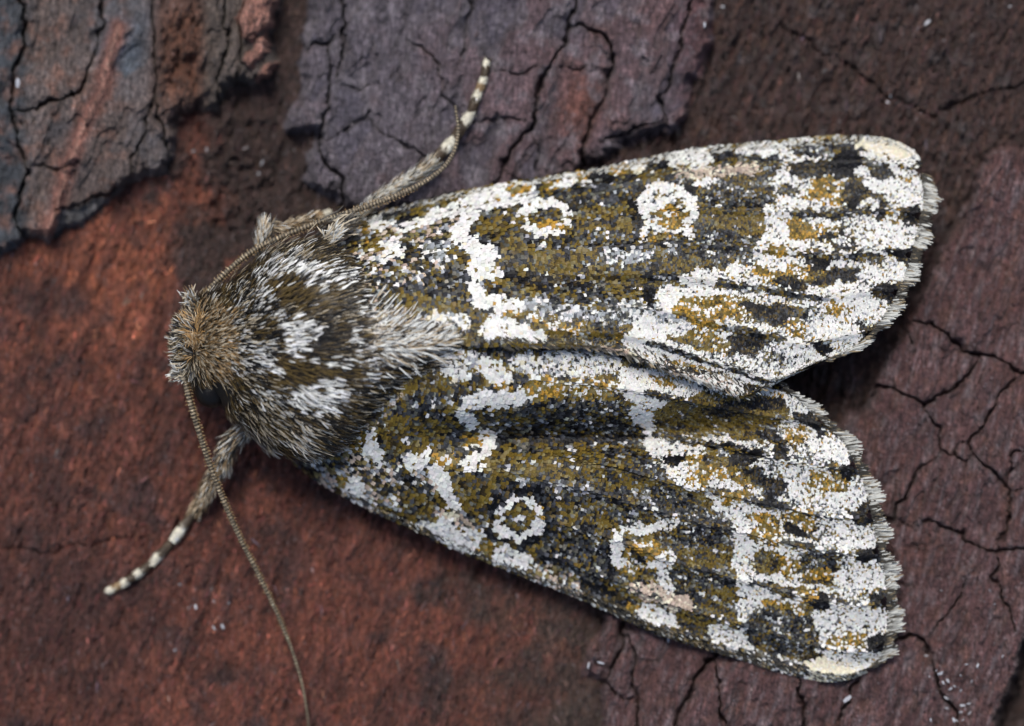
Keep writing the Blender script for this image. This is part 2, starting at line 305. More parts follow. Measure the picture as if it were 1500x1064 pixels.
C = C * 1.32 * np.exp(0.12 * grit + 0.25 * noise(GX / 5, GY / 5, 90) + 0.66 * streak + 0.3 * fbm(ga / 90, gb / 22, 3, 93))[..., None]
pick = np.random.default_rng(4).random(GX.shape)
C = mix(C, (0.34, 0.32, 0.34), np.where(pick > 0.992, 0.55, 0.0) * ss(0.0, 0.1, 1 - CD))      # glints painted into the bark colour as sparse pale specks
C = np.clip(C, 0.004, 0.6)

# split the sheet into plates along cracks and steps (flood fill over the grid cells)
nj, ni = GX.shape[0] - 1, GX.shape[1] - 1
cw = np.minimum(np.minimum(SW[:-1, :-1], SW[1:, 1:]), np.minimum(SW[1:, :-1], SW[:-1, 1:])); stp = np.maximum(np.diff(XS)[None, :], np.diff(YS)[:, None])
wh = WHICH[:-1, :-1]
free = (cw > np.maximum(2.9, stp * .8)) & (wh > 0) & (wh == WHICH[1:, 1:]) & (wh == WHICH[1:, :-1]) & (wh == WHICH[:-1, 1:])
lab = np.zeros(nj * ni, np.int32); fr = bytearray(free.astype(np.uint8).ravel().tobytes())
cur = 0
for start in np.flatnonzero(free.ravel()).tolist():
    if not fr[start]: continue
    st = [start]; fr[start] = 0; comp = []
    while st:
        c = st.pop(); comp.append(c); x = c % ni
        if x > 0 and fr[c - 1]: fr[c - 1] = 0; st.append(c - 1)
        if x < ni - 1 and fr[c + 1]: fr[c + 1] = 0; st.append(c + 1)
        if c >= ni and fr[c - ni]: fr[c - ni] = 0; st.append(c - ni)
        if c + ni < nj * ni and fr[c + ni]: fr[c + ni] = 0; st.append(c + ni)
    if len(comp) > 60:
        cur += 1; lab[np.array(comp)] = cur
lab = lab.reshape(nj, ni)
for _ in range(14):                                     # hand the crack cells to the plate beside them
    for ax, sh in ((0, 1), (0, -1), (1, 1), (1, -1)):
        r = np.roll(lab, sh, ax); m = (lab == 0) & (wh > 0) & (r > 0); lab[m] = r[m]
VID = np.arange(GX.size).reshape(GX.shape)
quads = np.stack([VID[:-1, :-1], VID[1:, :-1], VID[1:, 1:], VID[:-1, 1:]], -1)
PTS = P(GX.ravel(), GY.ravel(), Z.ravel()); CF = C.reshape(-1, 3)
def sheet(name, sel, parent=None):
    q = quads[sel]
    e = np.concatenate([q[:, [0, 1]], q[:, [1, 2]], q[:, [2, 3]], q[:, [3, 0]]])
    key = np.sort(e, 1); key = key[:, 0].astype(np.int64) * GX.size + key[:, 1]
    _, idx, cnt = np.unique(key, return_index=True, return_counts=True)
    be = e[idx[cnt == 1]]
    used = np.unique(q); remap = np.full(GX.size, -1); remap[used] = np.arange(len(used))
    bv = np.unique(be); rb = np.full(GX.size, -1); rb[bv] = np.arange(len(bv)) + len(used)
    low = PTS[bv].copy(); low[:, 2] -= 0.5
    V = np.concatenate([PTS[used], low]); cc = np.concatenate([CF[used], CF[bv]])
    side = np.stack([be[:, 1], be[:, 0], be[:, 0], be[:, 1]], 1)
    sk = np.stack([remap[be[:, 1]], remap[be[:, 0]], rb[be[:, 0]], rb[be[:, 1]]], 1)
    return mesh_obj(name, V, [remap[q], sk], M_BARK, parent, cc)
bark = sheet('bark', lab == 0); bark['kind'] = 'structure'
bark['label'] = 'reddish brown fibrous pine bark with cracked plates under the moth'
nplates = 0
for k in range(1, cur + 1):
    s = lab == k
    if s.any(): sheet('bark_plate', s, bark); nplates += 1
print('plates', nplates)

# loose fibres on the rough inner bark
def blades(root, d, up, length, width, c0, c1, bend=0.3, tipw=0.15):
    """flat tapering hairs: root (n,3), direction d, surface normal up; returns V, F list, colours"""
    n = len(root); side = np.cross(d, up); side /= np.linalg.norm(side, axis=1)[:, None] + 1e-9
    L = length[:, None]; w = width[:, None]; bend = np.broadcast_to(bend, (n,))[:, None]
    m = root + d * L * 0.55 + up * L * bend * 0.22; t = root + d * L + up * L * bend * -0.12
    V = np.stack([root - side * w * .35, root + side * w * .35, m + side * w * .5, m - side * w * .5, t + side * w * tipw, t - side * w * tipw], 1)
    cm = c0 * 0.5 + c1 * 0.5
    cc = np.stack([c0, c0, cm, cm, c1, c1], 1).reshape(-1, 3)
    b = np.arange(n)[:, None] * 6
    F = np.concatenate([b + np.array([[0, 1, 2, 3]]), b + np.array([[3, 2, 4, 5]])])
    return V.reshape(-1, 3), F, cc
def unit(v): return v / (np.linalg.norm(v, axis=-1, keepdims=True) + 1e-9)
nf = 30000
fx = rng.uniform(-60, 1560, nf * 2); fy = rng.uniform(-60, 1120, nf * 2)
ok = (WHICH[np.clip(np.searchsorted(YS, fy), 0, nj), np.clip(np.searchsorted(XS, fx), 0, ni)] == 0); fx, fy = fx[ok][:nf], fy[ok][:nf]; nf = len(fx)
a = grain + rng.normal(0, 0.5, nf)
ii, jj = np.clip(np.searchsorted(XS, fx), 0, ni), np.clip(np.searchsorted(YS, fy), 0, nj)
cb = C[jj, ii] * np.where(rng.random(nf) < .05, 3.0, rng.uniform(0.5, 1.6, nf))[:, None] * rng.uniform(.85, 1.15, (nf, 3))
V, F, cc = blades(P(fx, fy, Z[jj, ii] - 0.005), unit(np.stack([np.cos(a), np.sin(a), rng.uniform(-.1, .35, nf)], 1)), np.tile([0, 0, 1.0], (nf, 1)), rng.uniform(.05, .17, nf), rng.uniform(.008, .020, nf), cb, cb * 1.2, 0.5, 0.2)
mesh_obj('bark_fibre', V, F, M_BARK, bark, cc, kind='stuff')

#MOTH
# ------------------------------------------------------------------ the moth
moth = bpy.data.objects.new('moth', None); COL.objects.link(moth)
moth['label'] = 'mottled white, olive and black moth resting with folded wings on bark'; moth['category'] = 'moth'
moth.location = (0, 0, 0)

PAL = {   # linear colours of the scales
 'white': (0.78, 0.775, 0.74), 'cream': (0.78, 0.72, 0.55), 'grey': (0.34, 0.36, 0.38), 'slate': (0.042, 0.045, 0.052), 'black': (0.006, 0.006, 0.008),
 'olive': (0.150, 0.103, 0.020), 'dolive': (0.062, 0.045, 0.018), 'lolive': (0.215, 0.175, 0.075), 'orange': (0.43, 0.245, 0.04), 'tan': (0.50, 0.40, 0.32), 'mid': (0.125, 0.122, 0.10)}
NAMES = list(PAL); PARR = np.array([PAL[n] for n in NAMES])
MIXES = {   # share of each colour in a kind of patch
 'W': dict(white=.93, cream=.03, grey=.03, olive=.01), 'w': dict(white=.50, cream=.06, grey=.17, lolive=.07, olive=.06, mid=.06, slate=.08), 'C': dict(cream=.75, white=.22, olive=.03),
 'v': dict(white=.76, grey=.11, slate=.05, lolive=.04, cream=.04),
 'S': dict(black=.19, slate=.40, dolive=.07, olive=.08, mid=.19, grey=.06, white=.01), 'K': dict(black=.90, slate=.05, dolive=.05), 'k': dict(black=.45, slate=.25, dolive=.3),
 'O': dict(black=.01, slate=.07, dolive=.18, olive=.52, lolive=.15, mid=.07), 'o': dict(black=.06, slate=.20, dolive=.20, olive=.32, lolive=.07, mid=.15),
 'Y': dict(dolive=.05, olive=.33, orange=.30, lolive=.20, white=.12), 'y': dict(olive=.3, lolive=.2, orange=.17, white=.2, slate=.08, dolive=.05), 'T': dict(tan=.62, cream=.15, mid=.13, slate=.10),
 'x': dict(slate=.22, mid=.14, black=.04, lolive=.08, grey=.18, white=.34), 'G': dict(grey=.4, white=.25, mid=.2, slate=.15), 't': dict(tan=.25, lolive=.22, grey=.13, slate=.18, white=.10, dolive=.12), 'H': dict(white=.62, tan=.2, black=.14, slate=.04)}
def E(c, x0, x1, y0, y1, a=0): return ('e', c, (x0 + x1) / 2, (y0 + y1) / 2, (x1 - x0) / 2, (y1 - y0) / 2, math.radians(a))
def K_(c, *pts): return ('s', c, pts)
def G_(c, *pts): return ('p', c, pts)
def classify(px, py, bgk, shapes, warp=4.6, jit=1.1):
    wx = px + warp * 1.35 * fbm(px / 22, py / 22, 3, 101, .7) + rng.normal(0, jit, len(px)); wy = py + warp * 1.1 * fbm(px / 22, py / 22, 3, 103, .7) + rng.normal(0, jit, len(px))
    k = np.array(bgk, dtype='U1')
    for sh in shapes:
        if sh[0] == 'e':
            _, c, cx, cy, rx, ry, a = sh; dx, dy = wx - cx, wy - cy
            u = (dx * math.cos(a) + dy * math.sin(a)) / rx; v = (-dx * math.sin(a) + dy * math.cos(a)) / ry
            m = np.abs(u) ** 2.4 + np.abs(v) ** 2.4 < 1.12
        elif sh[0] == 's':
            _, c, pts = sh; m = np.zeros(len(px), bool)
            for i in range(len(pts) - 1):
                x0, y0, r0 = pts[i]; x1, y1, r1 = pts[i + 1]; vx, vy = x1 - x0, y1 - y0
                t = np.clip(((wx - x0) * vx + (wy - y0) * vy) / (vx * vx + vy * vy + 1e-6), 0, 1)
                m |= np.hypot(wx - x0 - t * vx, wy - y0 - t * vy) < r0 + (r1 - r0) * t
        else:
            _, c, pts = sh; m = inpoly(wx, wy, pts)
        k[m] = c
    return k
def colours(k, au, av):
    f = 0.8 * noise(au / 13, av / 6, 300) + 0.6 * noise(au / 34, av / 13, 301) + np.where(np.isin(k, ['x', 'w', 'v', 'y', 't']), .9, .40) * rng.normal(0, 1, len(k))
    out = np.zeros((len(k), 3)); idx = np.zeros(len(k), int)
    for c in np.unique(k):
        m = k == c; mixd = MIXES[str(c)]; names = list(mixd); p = np.array([mixd[n] for n in names]); p = p / p.sum()
        rk = (np.argsort(np.argsort(f[m])) + .5) / m.sum(); idx[m] = np.array([NAMES.index(n) for n in names])[np.minimum(np.searchsorted(np.cumsum(p), rk), len(names) - 1)]
    br = rng.uniform(0.70, 1.25, len(k)); dk = np.isin(idx, [NAMES.index(n) for n in ('slate', 'black', 'mid', 'dolive')]); br = np.where(idx <= 1, 0.9 + 0.5 * (br - .975), np.where(dk, np.exp(rng.normal(-.12, .5, len(k))), br))
    out = PARR[idx] * br[:, None] * rng.uniform(0.96, 1.04, (len(k), 3))
    return np.clip(out, 0.004, 0.86), idx

# ---- forewings: a patch between leading edge, hind edge, root and outer margin, roofed over the body
def coons(w, s, t):
    c, d, b, m = curve(w['C'], s), curve(w['D'], s), curve(w['B'], t), curve(w['M'], t)
    s_, t_ = np.asarray(s)[..., None], np.asarray(t)[..., None]
    p00, p10, p01, p11 = [np.asarray(w[k][i], float) for k, i in (('C', 0), ('C', -1), ('D', 0), ('D', -1))]
    return (1 - t_) * c + t_ * d + (1 - s_) * b + s_ * m - ((1 - s_) * (1 - t_) * p00 + s_ * (1 - t_) * p10 + (1 - s_) * t_ * p01 + s_ * t_ * p11)
UP = dict(C=[(470, 345), (520, 322), (600, 300), (690, 279), (785, 263), (880, 247), (985, 225), (1050, 215), (1155, 206), (1238, 200), (1300, 205), (1335, 220)],
          M=[(1335, 220), (1352, 246), (1357, 290), (1347, 345), (1333, 395), (1309, 446), (1268, 498), (1216, 526), (1165, 538)],
          D=[(535, 480), (600, 497), (720, 508), (830, 508), (900, 516), (980, 545), (1050, 570), (1086, 583), (1125, 562), (1165, 538)], B=[(470, 345), (500, 410), (535, 480)])
LO = dict(C=[(425, 675), (470, 707), (526, 737), (590, 768), (665, 802), (763, 842), (840, 872), (900, 899), (960, 927), (1077, 963), (1157, 987), (1225, 997), (1268, 985)],
          M=[(1268, 985), (1297, 955), (1305, 905), (1301, 850), (1289, 792), (1274, 722), (1244, 656), (1196, 606), (1140, 560)],
          D=[(560, 520), (640, 505), (740, 500), (850, 505), (950, 520), (1050, 540), (1140, 560)], B=[(425, 675), (500, 600), (560, 520)])
def wing_z(w, s, t, px, py):
    s = np.asarray(s, float); t = np.clip(np.asarray(t, float), 0, 1.05)
    zd = 2.05 - 0.95 * np.clip(s, 0, 1) ** 1.2; zc = 0.62 - 0.12 * s
    if w is UP: zd = zd + 0.13 + 0.05 * s
    z = zc + (zd - zc) * np.sin(np.clip(t, 0, 1) * math.pi / 2) ** 0.85
    if w is UP:
        z = z - 0.13 * np.exp(-((py - (408 + 0.06 * (px - 750))) / 20) ** 2) * ss(640, 780, px) * ss(1120, 950, px)
        z = z - 0.05 * np.exp(-((py - 300 - (-0.2 * (px - 700))) / 10) ** 2) * ss(560, 680, px) * ss(1150, 1000, px)
    else:
        z = z - 0.50 * np.exp(-((py - (638 - 0.02 * (px - 800))) / 31) ** 2) * ss(560, 740, px) * ss(1180, 960, px)
        z = z - 0.12 * np.exp(-((py - 615 - 0.1 * (px - 1060)) / 26) ** 2) * ss(940, 1040, px)
    z = z + (0.048 * np.abs(cell_coord(w, t)[0]) ** 8 - 0.015 * np.cos(cell_coord(w, t)[0] * np.pi)) * ss(0.22, 0.6, s)                     # veins
    return z + 0.03 * noise(px / 50, py / 50, 120) + tilt(px, py) * 0.8
def wing_point(w, s, t):
    p = coons(w, s, t); z = wing_z(w, s, t, p[..., 0], p[..., 1]); return p, P(p[..., 0], p[..., 1], z)
UPS = [   # markings of the wing whose leading edge lies over the grey plate
 E('t', 560, 690, 320, 352, -14), E('G', 760, 1000, 440, 470, 4), E('G', 850, 960, 350, 385),
 E('S', 560, 670, 292, 318, -15), E('O', 600, 665, 296, 312, -15), K_('v', (590, 336, 7), (640, 317, 8), (690, 300, 12), (735, 286, 13), (782, 290, 9)),
 G_('W', (530, 326), (552, 317), (580, 330), (560, 341), (538, 338)), E('Y', 524, 543, 328, 341), G_('W', (556, 352), (580, 346), (593, 360), (588, 378), (560, 386), (542, 385), (560, 370)), E('Y', 533, 556, 352, 372), E('k', 592, 602, 350, 385),
 E('G', 619, 668, 350, 384), E('y', 655, 704, 364, 384), E('S', 625, 685, 400, 436), E('O', 568, 682, 434, 462, 8), E('w', 630, 692, 460, 480, 10),
 E('W', 683, 784, 268, 303, -12), E('Y', 740, 781, 269, 287, -10), E('Y', 798, 819, 264, 280), E('W', 820, 843, 256, 274), E('Y', 842, 870, 250, 268), E('K', 868, 896, 242, 280), E('Y', 898, 924, 242, 258), E('C', 927, 949, 238, 254), E('K', 950, 982, 230, 248),
 E('O', 705, 782, 312, 346, -5), K_('W', (688, 316, 13), (672, 348, 10), (714, 374, 14), (692, 400, 11), (742, 402, 7)), K_('W', (690, 418, 10), (702, 440, 11), (755, 452, 13), (720, 482, 14), (795, 493, 8)), K_('k', (735, 395, 4), (760, 412, 4)), K_('k', (722, 424, 4), (742, 430, 4)), K_('k', (706, 352, 4), (738, 364, 4)), E('Y', 738, 764, 455, 466), E('Y', 776, 797, 456, 474), E('y', 800, 858, 470, 488, 8), E('Y', 900, 914, 486, 498),
 E('S', 795, 935, 272, 304, -8), K_('k', (838, 300, 5), (846, 320, 5), (836, 340, 4)), K_('W', (768, 314, 6), (782, 302, 6), (805, 297, 6), (828, 303, 6), (835, 318, 6), (824, 334, 5), (798, 344, 5), (776, 334, 5), (768, 314, 6)), E('o', 780, 824, 308, 334), E('Y', 786, 822, 326, 338),
 E('O', 836, 938, 304, 338, -3), E('O', 780, 828, 362, 410), E('O', 832, 886, 364, 424), E('S', 830, 1000, 342, 366), K_('k', (755, 408, 6), (840, 416, 8), (900, 440, 7)), E('S', 790, 900, 420, 452, 8), E('O', 888, 948, 398, 440, 8), E('K', 942, 960, 414, 444),
 K_('W', (1024, 268, 6), (1045, 270, 9)), E('k', 922, 950, 270, 350), K_('W', (962, 274, 7), (944, 286, 8), (944, 308, 7), (956, 326, 7), (980, 338, 5), (1006, 334, 7), (1017, 312, 8), (1006, 288, 8), (985, 275, 6), (962, 274, 7)), K_('W', (954, 328, 6), (938, 347, 6)), K_('v', (958, 290, 6), (990, 296, 6)), K_('W', (1010, 345, 8), (1022, 366, 7)), K_('v', (950, 300, 9), (975, 298, 9)), E('Y', 962, 1004, 304, 336), E('y', 936, 976, 342, 354), E('K', 1002, 1024, 268, 282),
 E('S', 1026, 1130, 274, 310, 6), E('O', 1022, 1120, 308, 338, 4), E('Y', 1112, 1124, 328, 342), E('S', 1010, 1115, 342, 388, 6), E('o', 960, 1040, 374, 398),
 E('T', 990, 1118, 243, 260, -4), E('W', 982, 1050, 217, 247, -8), E('k', 1042, 1074, 217, 233), E('W', 1078, 1150, 210, 228, -4), E('w', 1140, 1180, 206, 236),
 K_('W', (1148, 262, 14), (1150, 285, 12)), K_('W', (1140, 312, 17), (1140, 340, 16), (1122, 368, 15), (1180, 360, 9)), K_('W', (1088, 396, 13), (1060, 398, 6)), K_('W', (1012, 408, 12), (1045, 408, 12)), K_('W', (978, 436, 18), (985, 450, 12)), K_('W', (950, 466, 12), (932, 498, 16)),
 E('Y', 1152, 1200, 322, 350, 25), E('K', 1197, 1220, 340, 354), E('k', 1215, 1260, 345, 368), E('W', 1222, 1243, 346, 357), E('Y', 1124, 1153, 359, 375), E('y', 1162, 1180, 362, 376), E('K', 1180, 1216, 378, 394, 15), E('Y', 1100, 1156, 397, 414, 18), E('k', 1136, 1184, 408, 424, 15), E('y', 1066, 1120, 434, 448, 15), E('K', 1082, 1132, 443, 459, 15), E('Y', 988, 1066, 440, 476, 18), E('y', 1010, 1050, 476, 492), E('k', 1066, 1120, 486, 512, 10), E('O', 976, 1044, 494, 508, 8),
 E('y', 1150, 1182, 464, 492), E('Y', 1206, 1236, 442, 462, 15), E('S', 1250, 1292, 370, 390, 10),
 E('S', 1160, 1262, 208, 232), E('k', 1158, 1222, 236, 260, -6), E('K', 1216, 1262, 222, 262, -35), E('S', 1140, 1170, 270, 290), E('C', 1255, 1345, 206, 230, 8), K_('W', (1262, 250, 9), (1275, 268, 10), (1310, 274, 12), (1335, 285, 12)), E('k', 1276, 1310, 244, 261), K_('W', (1310, 245, 9), (1340, 250, 9)), E('Y', 1218, 1239, 288, 304), E('K', 1237, 1258, 292, 308), E('k', 1282, 1299, 296, 322),
 K_('W', (1300, 345, 14), (1325, 350, 14)), K_('W', (1270, 400, 12), (1305, 406, 12)), K_('W', (1230, 430, 16), (1285, 450, 14)), K_('W', (1200, 480, 14), (1250, 492, 14)), K_('W', (1160, 505, 10), (1195, 522, 8)),
 G_('K', (1316, 320), (1346, 306), (1346, 328), (1326, 328)), G_('K', (1294, 366), (1338, 364), (1334, 382), (1312, 376)), G_('K', (1274, 418), (1316, 414), (1310, 434)), G_('K', (1244, 466), (1274, 470), (1262, 480)), G_('K', (1194, 500), (1222, 508), (1212, 526), (1200, 520)),
 K_('T', (850, 514, 7), (905, 523, 10), (950, 536, 8)), K_('H', (950, 532, 8), (1010, 552, 11), (1080, 568, 14)), K_('x', (1040, 528, 9), (1170, 530, 9)), K_('k', (905, 530, 3), (980, 540, 3), (1060, 548, 3))]
LOS = [   # markings of the wing whose leading edge lies over the red bark
 E('w', 590, 705, 508, 545), E('w', 748, 905, 512, 552), E('t', 470, 560, 690, 742, 28), E('w', 600, 660, 735, 775, 28), E('w', 830, 900, 860, 892, 24),
 G_('W', (520, 632), (545, 630), (566, 655), (560, 677), (538, 672), (530, 650)), E('Y', 514, 533, 624, 662), E('W', 500, 540, 697, 727, 25), E('Y', 492, 516, 698, 712), E('t', 560, 640, 680, 728, 30), E('S', 575, 625, 690, 716, 30), E('k', 553, 572, 620, 650),
 E('W', 588, 628, 658, 685), E('Y', 626, 668, 664, 684), K_('W', (640, 690, 10), (655, 715, 15), (668, 738, 9)), K_('W', (690, 678, 15), (708, 668, 8), (716, 640, 13)), K_('W', (676, 606, 12), (690, 616, 11)), K_('W', (690, 585, 12), (770, 584, 13)), K_('W', (712, 535, 14), (735, 555, 15)), E('v', 645, 690, 538, 558),
 E('Y', 680, 704, 638, 655), E('Y', 728, 749, 560, 576), E('Y', 768, 820, 552, 587), E('y', 820, 905, 555, 582, 3), E('O', 572, 662, 545, 576), E('S', 580, 655, 576, 606), E('O', 552, 652, 608, 662), E('S', 757, 908, 586, 622, 4), E('o', 860, 935, 612, 646, 3),
 K_('S', (735, 630, 12), (800, 634, 15), (930, 630, 12)), K_('k', (740, 642, 5), (820, 644, 8), (940, 640, 5)), E('O', 712, 870, 660, 702), E('O', 664, 742, 702, 745, 10), E('S', 750, 875, 702, 734, 5), E('O', 803, 846, 736, 764), E('O', 870, 904, 766, 798),  # dark strokes along the fold paint its valley shade into the scales
 E('k', 716, 812, 714, 796), K_('W', (752, 729, 6), (776, 734, 6), (795, 756, 7), (788, 777, 7), (760, 785, 6), (735, 778, 8), (731, 756, 7), (752, 729, 6)), E('O', 742, 784, 740, 774), E('W', 756, 770, 752, 762), E('S', 795, 895, 778, 852, 20),
 E('W', 638, 706, 758, 804, 25), E('T', 640, 700, 750, 766, 25), E('v', 720, 780, 800, 832, 20), E('Y', 702, 728, 794, 816, 25), E('o', 590, 640, 720, 760, 30), E('t', 770, 870, 836, 872, 22), E('k', 850, 930, 862, 890, 24), E('Y', 918, 936, 884, 898),
 E('W', 905, 950, 538, 586, -25), K_('W', (936, 606, 11), (950, 624, 9)), K_('W', (955, 650, 13), (975, 662, 9)), K_('W', (990, 692, 12), (1012, 708, 10), (1050, 700, 6)), K_('W', (1055, 735, 12), (1078, 748, 8)), K_('W', (1078, 776, 14), (1108, 790, 14)), K_('W', (1090, 825, 17), (1092, 845, 14)), K_('W', (1092, 875, 12), (1092, 902, 9)),
 E('K', 968, 1004, 668, 680), E('O', 960, 1150, 578, 638, -4), E('k', 1030, 1150, 585, 606, -8), E('v', 985, 1030, 560, 580), E('O', 1032, 1075, 656, 682), E('K', 1070, 1118, 662, 681, -6), E('Y', 1002, 1044, 688, 708), E('Y', 1058, 1090, 720, 742), E('O', 985, 1070, 804, 832), E('S', 980, 1072, 752, 798), E('S', 980, 1075, 832, 862), E('O', 1028, 1076, 862, 890), E('S', 900, 1010, 708, 756, 10), E('O', 906, 952, 700, 716),
 E('k', 884, 900, 775, 850), K_('W', (908, 782, 6), (903, 800, 8), (906, 822, 9), (926, 842, 7)), K_('W', (910, 776, 6), (945, 776, 7), (985, 764, 9)), E('Y', 920, 972, 792, 822), E('y', 916, 940, 818, 850), K_('W', (952, 828, 8), (978, 822, 12)), K_('W', (970, 846, 10), (985, 868, 9)), E('S', 925, 945, 806, 826), E('T', 920, 1020, 862, 888, 20), K_('W', (945, 896, 12), (990, 912, 10)), E('o', 990, 1040, 900, 925, 20), E('v', 1040, 1085, 915, 950, 20),
 E('Y', 1152, 1182, 626, 652), E('k', 1128, 1152, 650, 668), E('W', 1148, 1172, 698, 724), E('y', 1184, 1244, 690, 722, 10), E('k', 1114, 1153, 702, 728, -15), E('y', 1140, 1195, 748, 776), E('K', 1146, 1182, 768, 784, 5), E('K', 1184, 1214, 870, 892), E('y', 1165, 1200, 860, 880), E('S', 1168, 1226, 808, 832), E('Y', 1170, 1220, 834, 850), E('y', 1212, 1262, 926, 958), E('S', 1092, 1195, 894, 962, 12), E('o', 1100, 1140, 806, 840), E('y', 1100, 1150, 772, 800),
 K_('W', (1195, 655, 12), (1232, 668, 14)), K_('W', (1225, 735, 12), (1258, 730, 12)), K_('W', (1240, 790, 12), (1272, 792, 10)), K_('W', (1235, 850, 15), (1285, 850, 12)), K_('W', (1200, 905, 12), (1280, 905, 14)), E('C', 1185, 1288, 960, 998), K_('W', (1220, 960, 10), (1280, 965, 10)),
 G_('K', (1180, 612), (1206, 632), (1200, 648), (1192, 632)), G_('K', (1226, 690), (1248, 676), (1250, 700), (1238, 702)), G_('K', (1246, 758), (1272, 748), (1272, 766)), G_('K', (1254, 812), (1286, 796), (1286, 822), (1268, 824)), G_('K', (1268, 874), (1298, 864), (1300, 892), (1280, 888)), G_('K', (1270, 936), (1300, 926), (1300, 956), (1282, 958))]
SUBU = [(1155, 190), (1140, 262), (1125, 320), (1105, 370), (1075, 398), (1000, 406), (958, 436), (940, 468), (915, 520), (1300, 620), (1500, 400), (1400, 100)]
SUBL = [(900, 540), (925, 600), (945, 655), (985, 700), (1048, 735), (1066, 782), (1075, 830), (1080, 885), (1070, 1010), (1400, 1020), (1400, 600), (1180, 540)]
def margin_t(w, pts):
    u = np.linspace(0, 1, 800); c = curve(w['M'], u); return np.array([u[np.argmin(np.hypot(c[:, 0] - x, c[:, 1] - y))] for x, y in pts])
UP['cells'] = np.concatenate([[-.06, .10], margin_t(UP, [(1340, 318), (1325, 371), (1305, 422), (1262, 473), (1212, 514)]), [.99, 1.1]])
LO['cells'] = np.concatenate([[-.1, .03], np.sort(margin_t(LO, [(1200, 628), (1245, 688), (1266, 757), (1278, 808), (1292, 879), (1292, 942)])), [.97, 1.1]])
def cell_coord(w, t):
    c = w['cells']; i = np.clip(np.searchsorted(c, t) - 1, 0, len(c) - 2); return 2 * (t - c[i]) / (c[i + 1] - c[i]) - 1, i      # -1..1 between two veins
def make_wing(w, shapes, sub, label):
    tg, sg = np.meshgrid(np.linspace(0, 1, 60), np.linspace(0, 1, 200), indexing='ij'); pg = coons(w, sg, tg)
    ing = inpoly(pg[..., 0], pg[..., 1], sub); S0 = np.where(ing.any(1), np.argmax(ing, 1) / 199, 1.0)
    ns, ntt = 110, 56
    s, t = np.meshgrid(np.linspace(0, 1, ns), np.linspace(0, 1, ntt), indexing='ij')
    p, q = wing_point(w, s, t); q[..., 2] -= 0.02
    bot = q.copy(); bot[..., 2] -= 0.045
    sc = (0.03 * np.abs(cell_coord(w, t)[0]) ** 4 * ss(.9, 1, s))[..., None]; _, qb = wing_point(w, s - sc[..., 0], t); qb[..., 2] -= .02; q = qb; bot = q.copy(); bot[..., 2] -= .045
    V = np.concatenate([q.reshape(-1, 3), bot.reshape(-1, 3)]); I = np.arange(ns * ntt).reshape(ns, ntt); n = ns * ntt
    top = np.stack([I[:-1, :-1], I[1:, :-1], I[1:, 1:], I[:-1, 1:]], -1).reshape(-1, 4)
    rim = np.concatenate([I[:, 0], I[-1, 1:], I[-2::-1, -1], I[0, -2:0:-1]]); r2 = np.roll(rim, -1)
    F = np.concatenate([top, top[:, ::-1] + n, np.stack([r2, rim, rim + n, r2 + n], 1)])
    if w is UP: F = F[:, ::-1]
    cc = np.tile(np.array((0.10, 0.085, 0.06)), (len(V), 1))
    wing = mesh_obj('forewing', V, F, M_SKIN, moth, cc); wing['label'] = label
    # shingled scales, row after row from the root outwards
    ss_, tt_ = [], []; ps = 0.0
    sl = np.linspace(0, 1, 400); mid = coons(w, sl, np.full(400, .5)); length = np.hypot(*np.diff(mid, axis=0).T).sum()
    sv = 0.004; row = 0
    while sv < 0.998:
        size = 5.8 - 2.3 * ss(0.25, 0.7, sv)
        line = coons(w, np.full(80, sv), np.linspace(0, 1, 80)); width = np.hypot(*np.diff(line, axis=0).T).sum()
        m = int(width / (size * 0.88)); tv = (np.arange(m) + 0.5 * (row % 2) + rng.uniform(-.2, .2, m)) / m
        ss_.append(sv + rng.normal(0, 0.14 * size / length, m)); tt_.append(tv); sv += size * 0.70 / length; row += 1
    sA = np.clip(np.concatenate(ss_), 0.001, 0.999); tA = np.clip(np.concatenate(tt_), 0.0, 0.999)
    p, r0 = wing_point(w, sA, tA); _, r1 = wing_point(w, np.minimum(sA + 0.012, 1.01), tA); _, r2 = wing_point(w, sA, np.minimum(tA + 0.02, 1.02))
    d = unit(r1 - r0); e = r2 - r0; nrm = np.cross(d, e); nrm *= np.sign(nrm[:, 2:3] + 1e-9); nrm = unit(nrm)
    ang = rng.normal(0, 0.07, len(sA)) + 0.22 * noise(p[:, 0] / 60, p[:, 1] / 60, 140); sd_ = np.cross(nrm, d)
    d = unit(d * np.cos(ang)[:, None] + sd_ * np.sin(ang)[:, None]); sd_ = unit(np.cross(nrm, d))
    roll = rng.normal(0, 0.09, len(sA))[:, None]; sd_ = unit(sd_ + nrm * roll)
    size = (5.8 - 2.3 * ss(0.25, 0.7, sA)) * 0.01
    Ln = size * rng.uniform(1.25, 1.75, len(sA)); Wd = size * rng.uniform(1.05, 1.4, len(sA)); lift = size * rng.uniform(0.16, 0.32, len(sA))
    base = np.where(inpoly(p[:, 0] + 8 * noise(p[:, 0] / 20, p[:, 1] / 20, 150), p[:, 1], sub), 'w', 'o')
    au = sA * length; av = tA * 330; nz = fbm(au / 46, av / 17, 4, 160, .65); base[(base == 'o') & (nz > 0.12)] = 'O'; base[(base == 'o') & (nz < -0.12)] = 'S'
    nw = fbm(au / 40, av / 8, 4, 165, .65); nq = fbm(au / 24, av / 9, 3, 168, .6); wz = base == 'w'; cv, ci = cell_coord(w, tA); cv = cv + .22 * noise(au / 16, av / 9, 172); s0 = np.interp(tA, np.linspace(0, 1, 60), S0); wl = (sA - s0) / (1.0 - s0 + 1e-3) + .07 * noise(au / 20, av / 12, 174); a_ = np.abs(cv)
    long_ = .6 + .12 * np.sin(ci * 2.4)
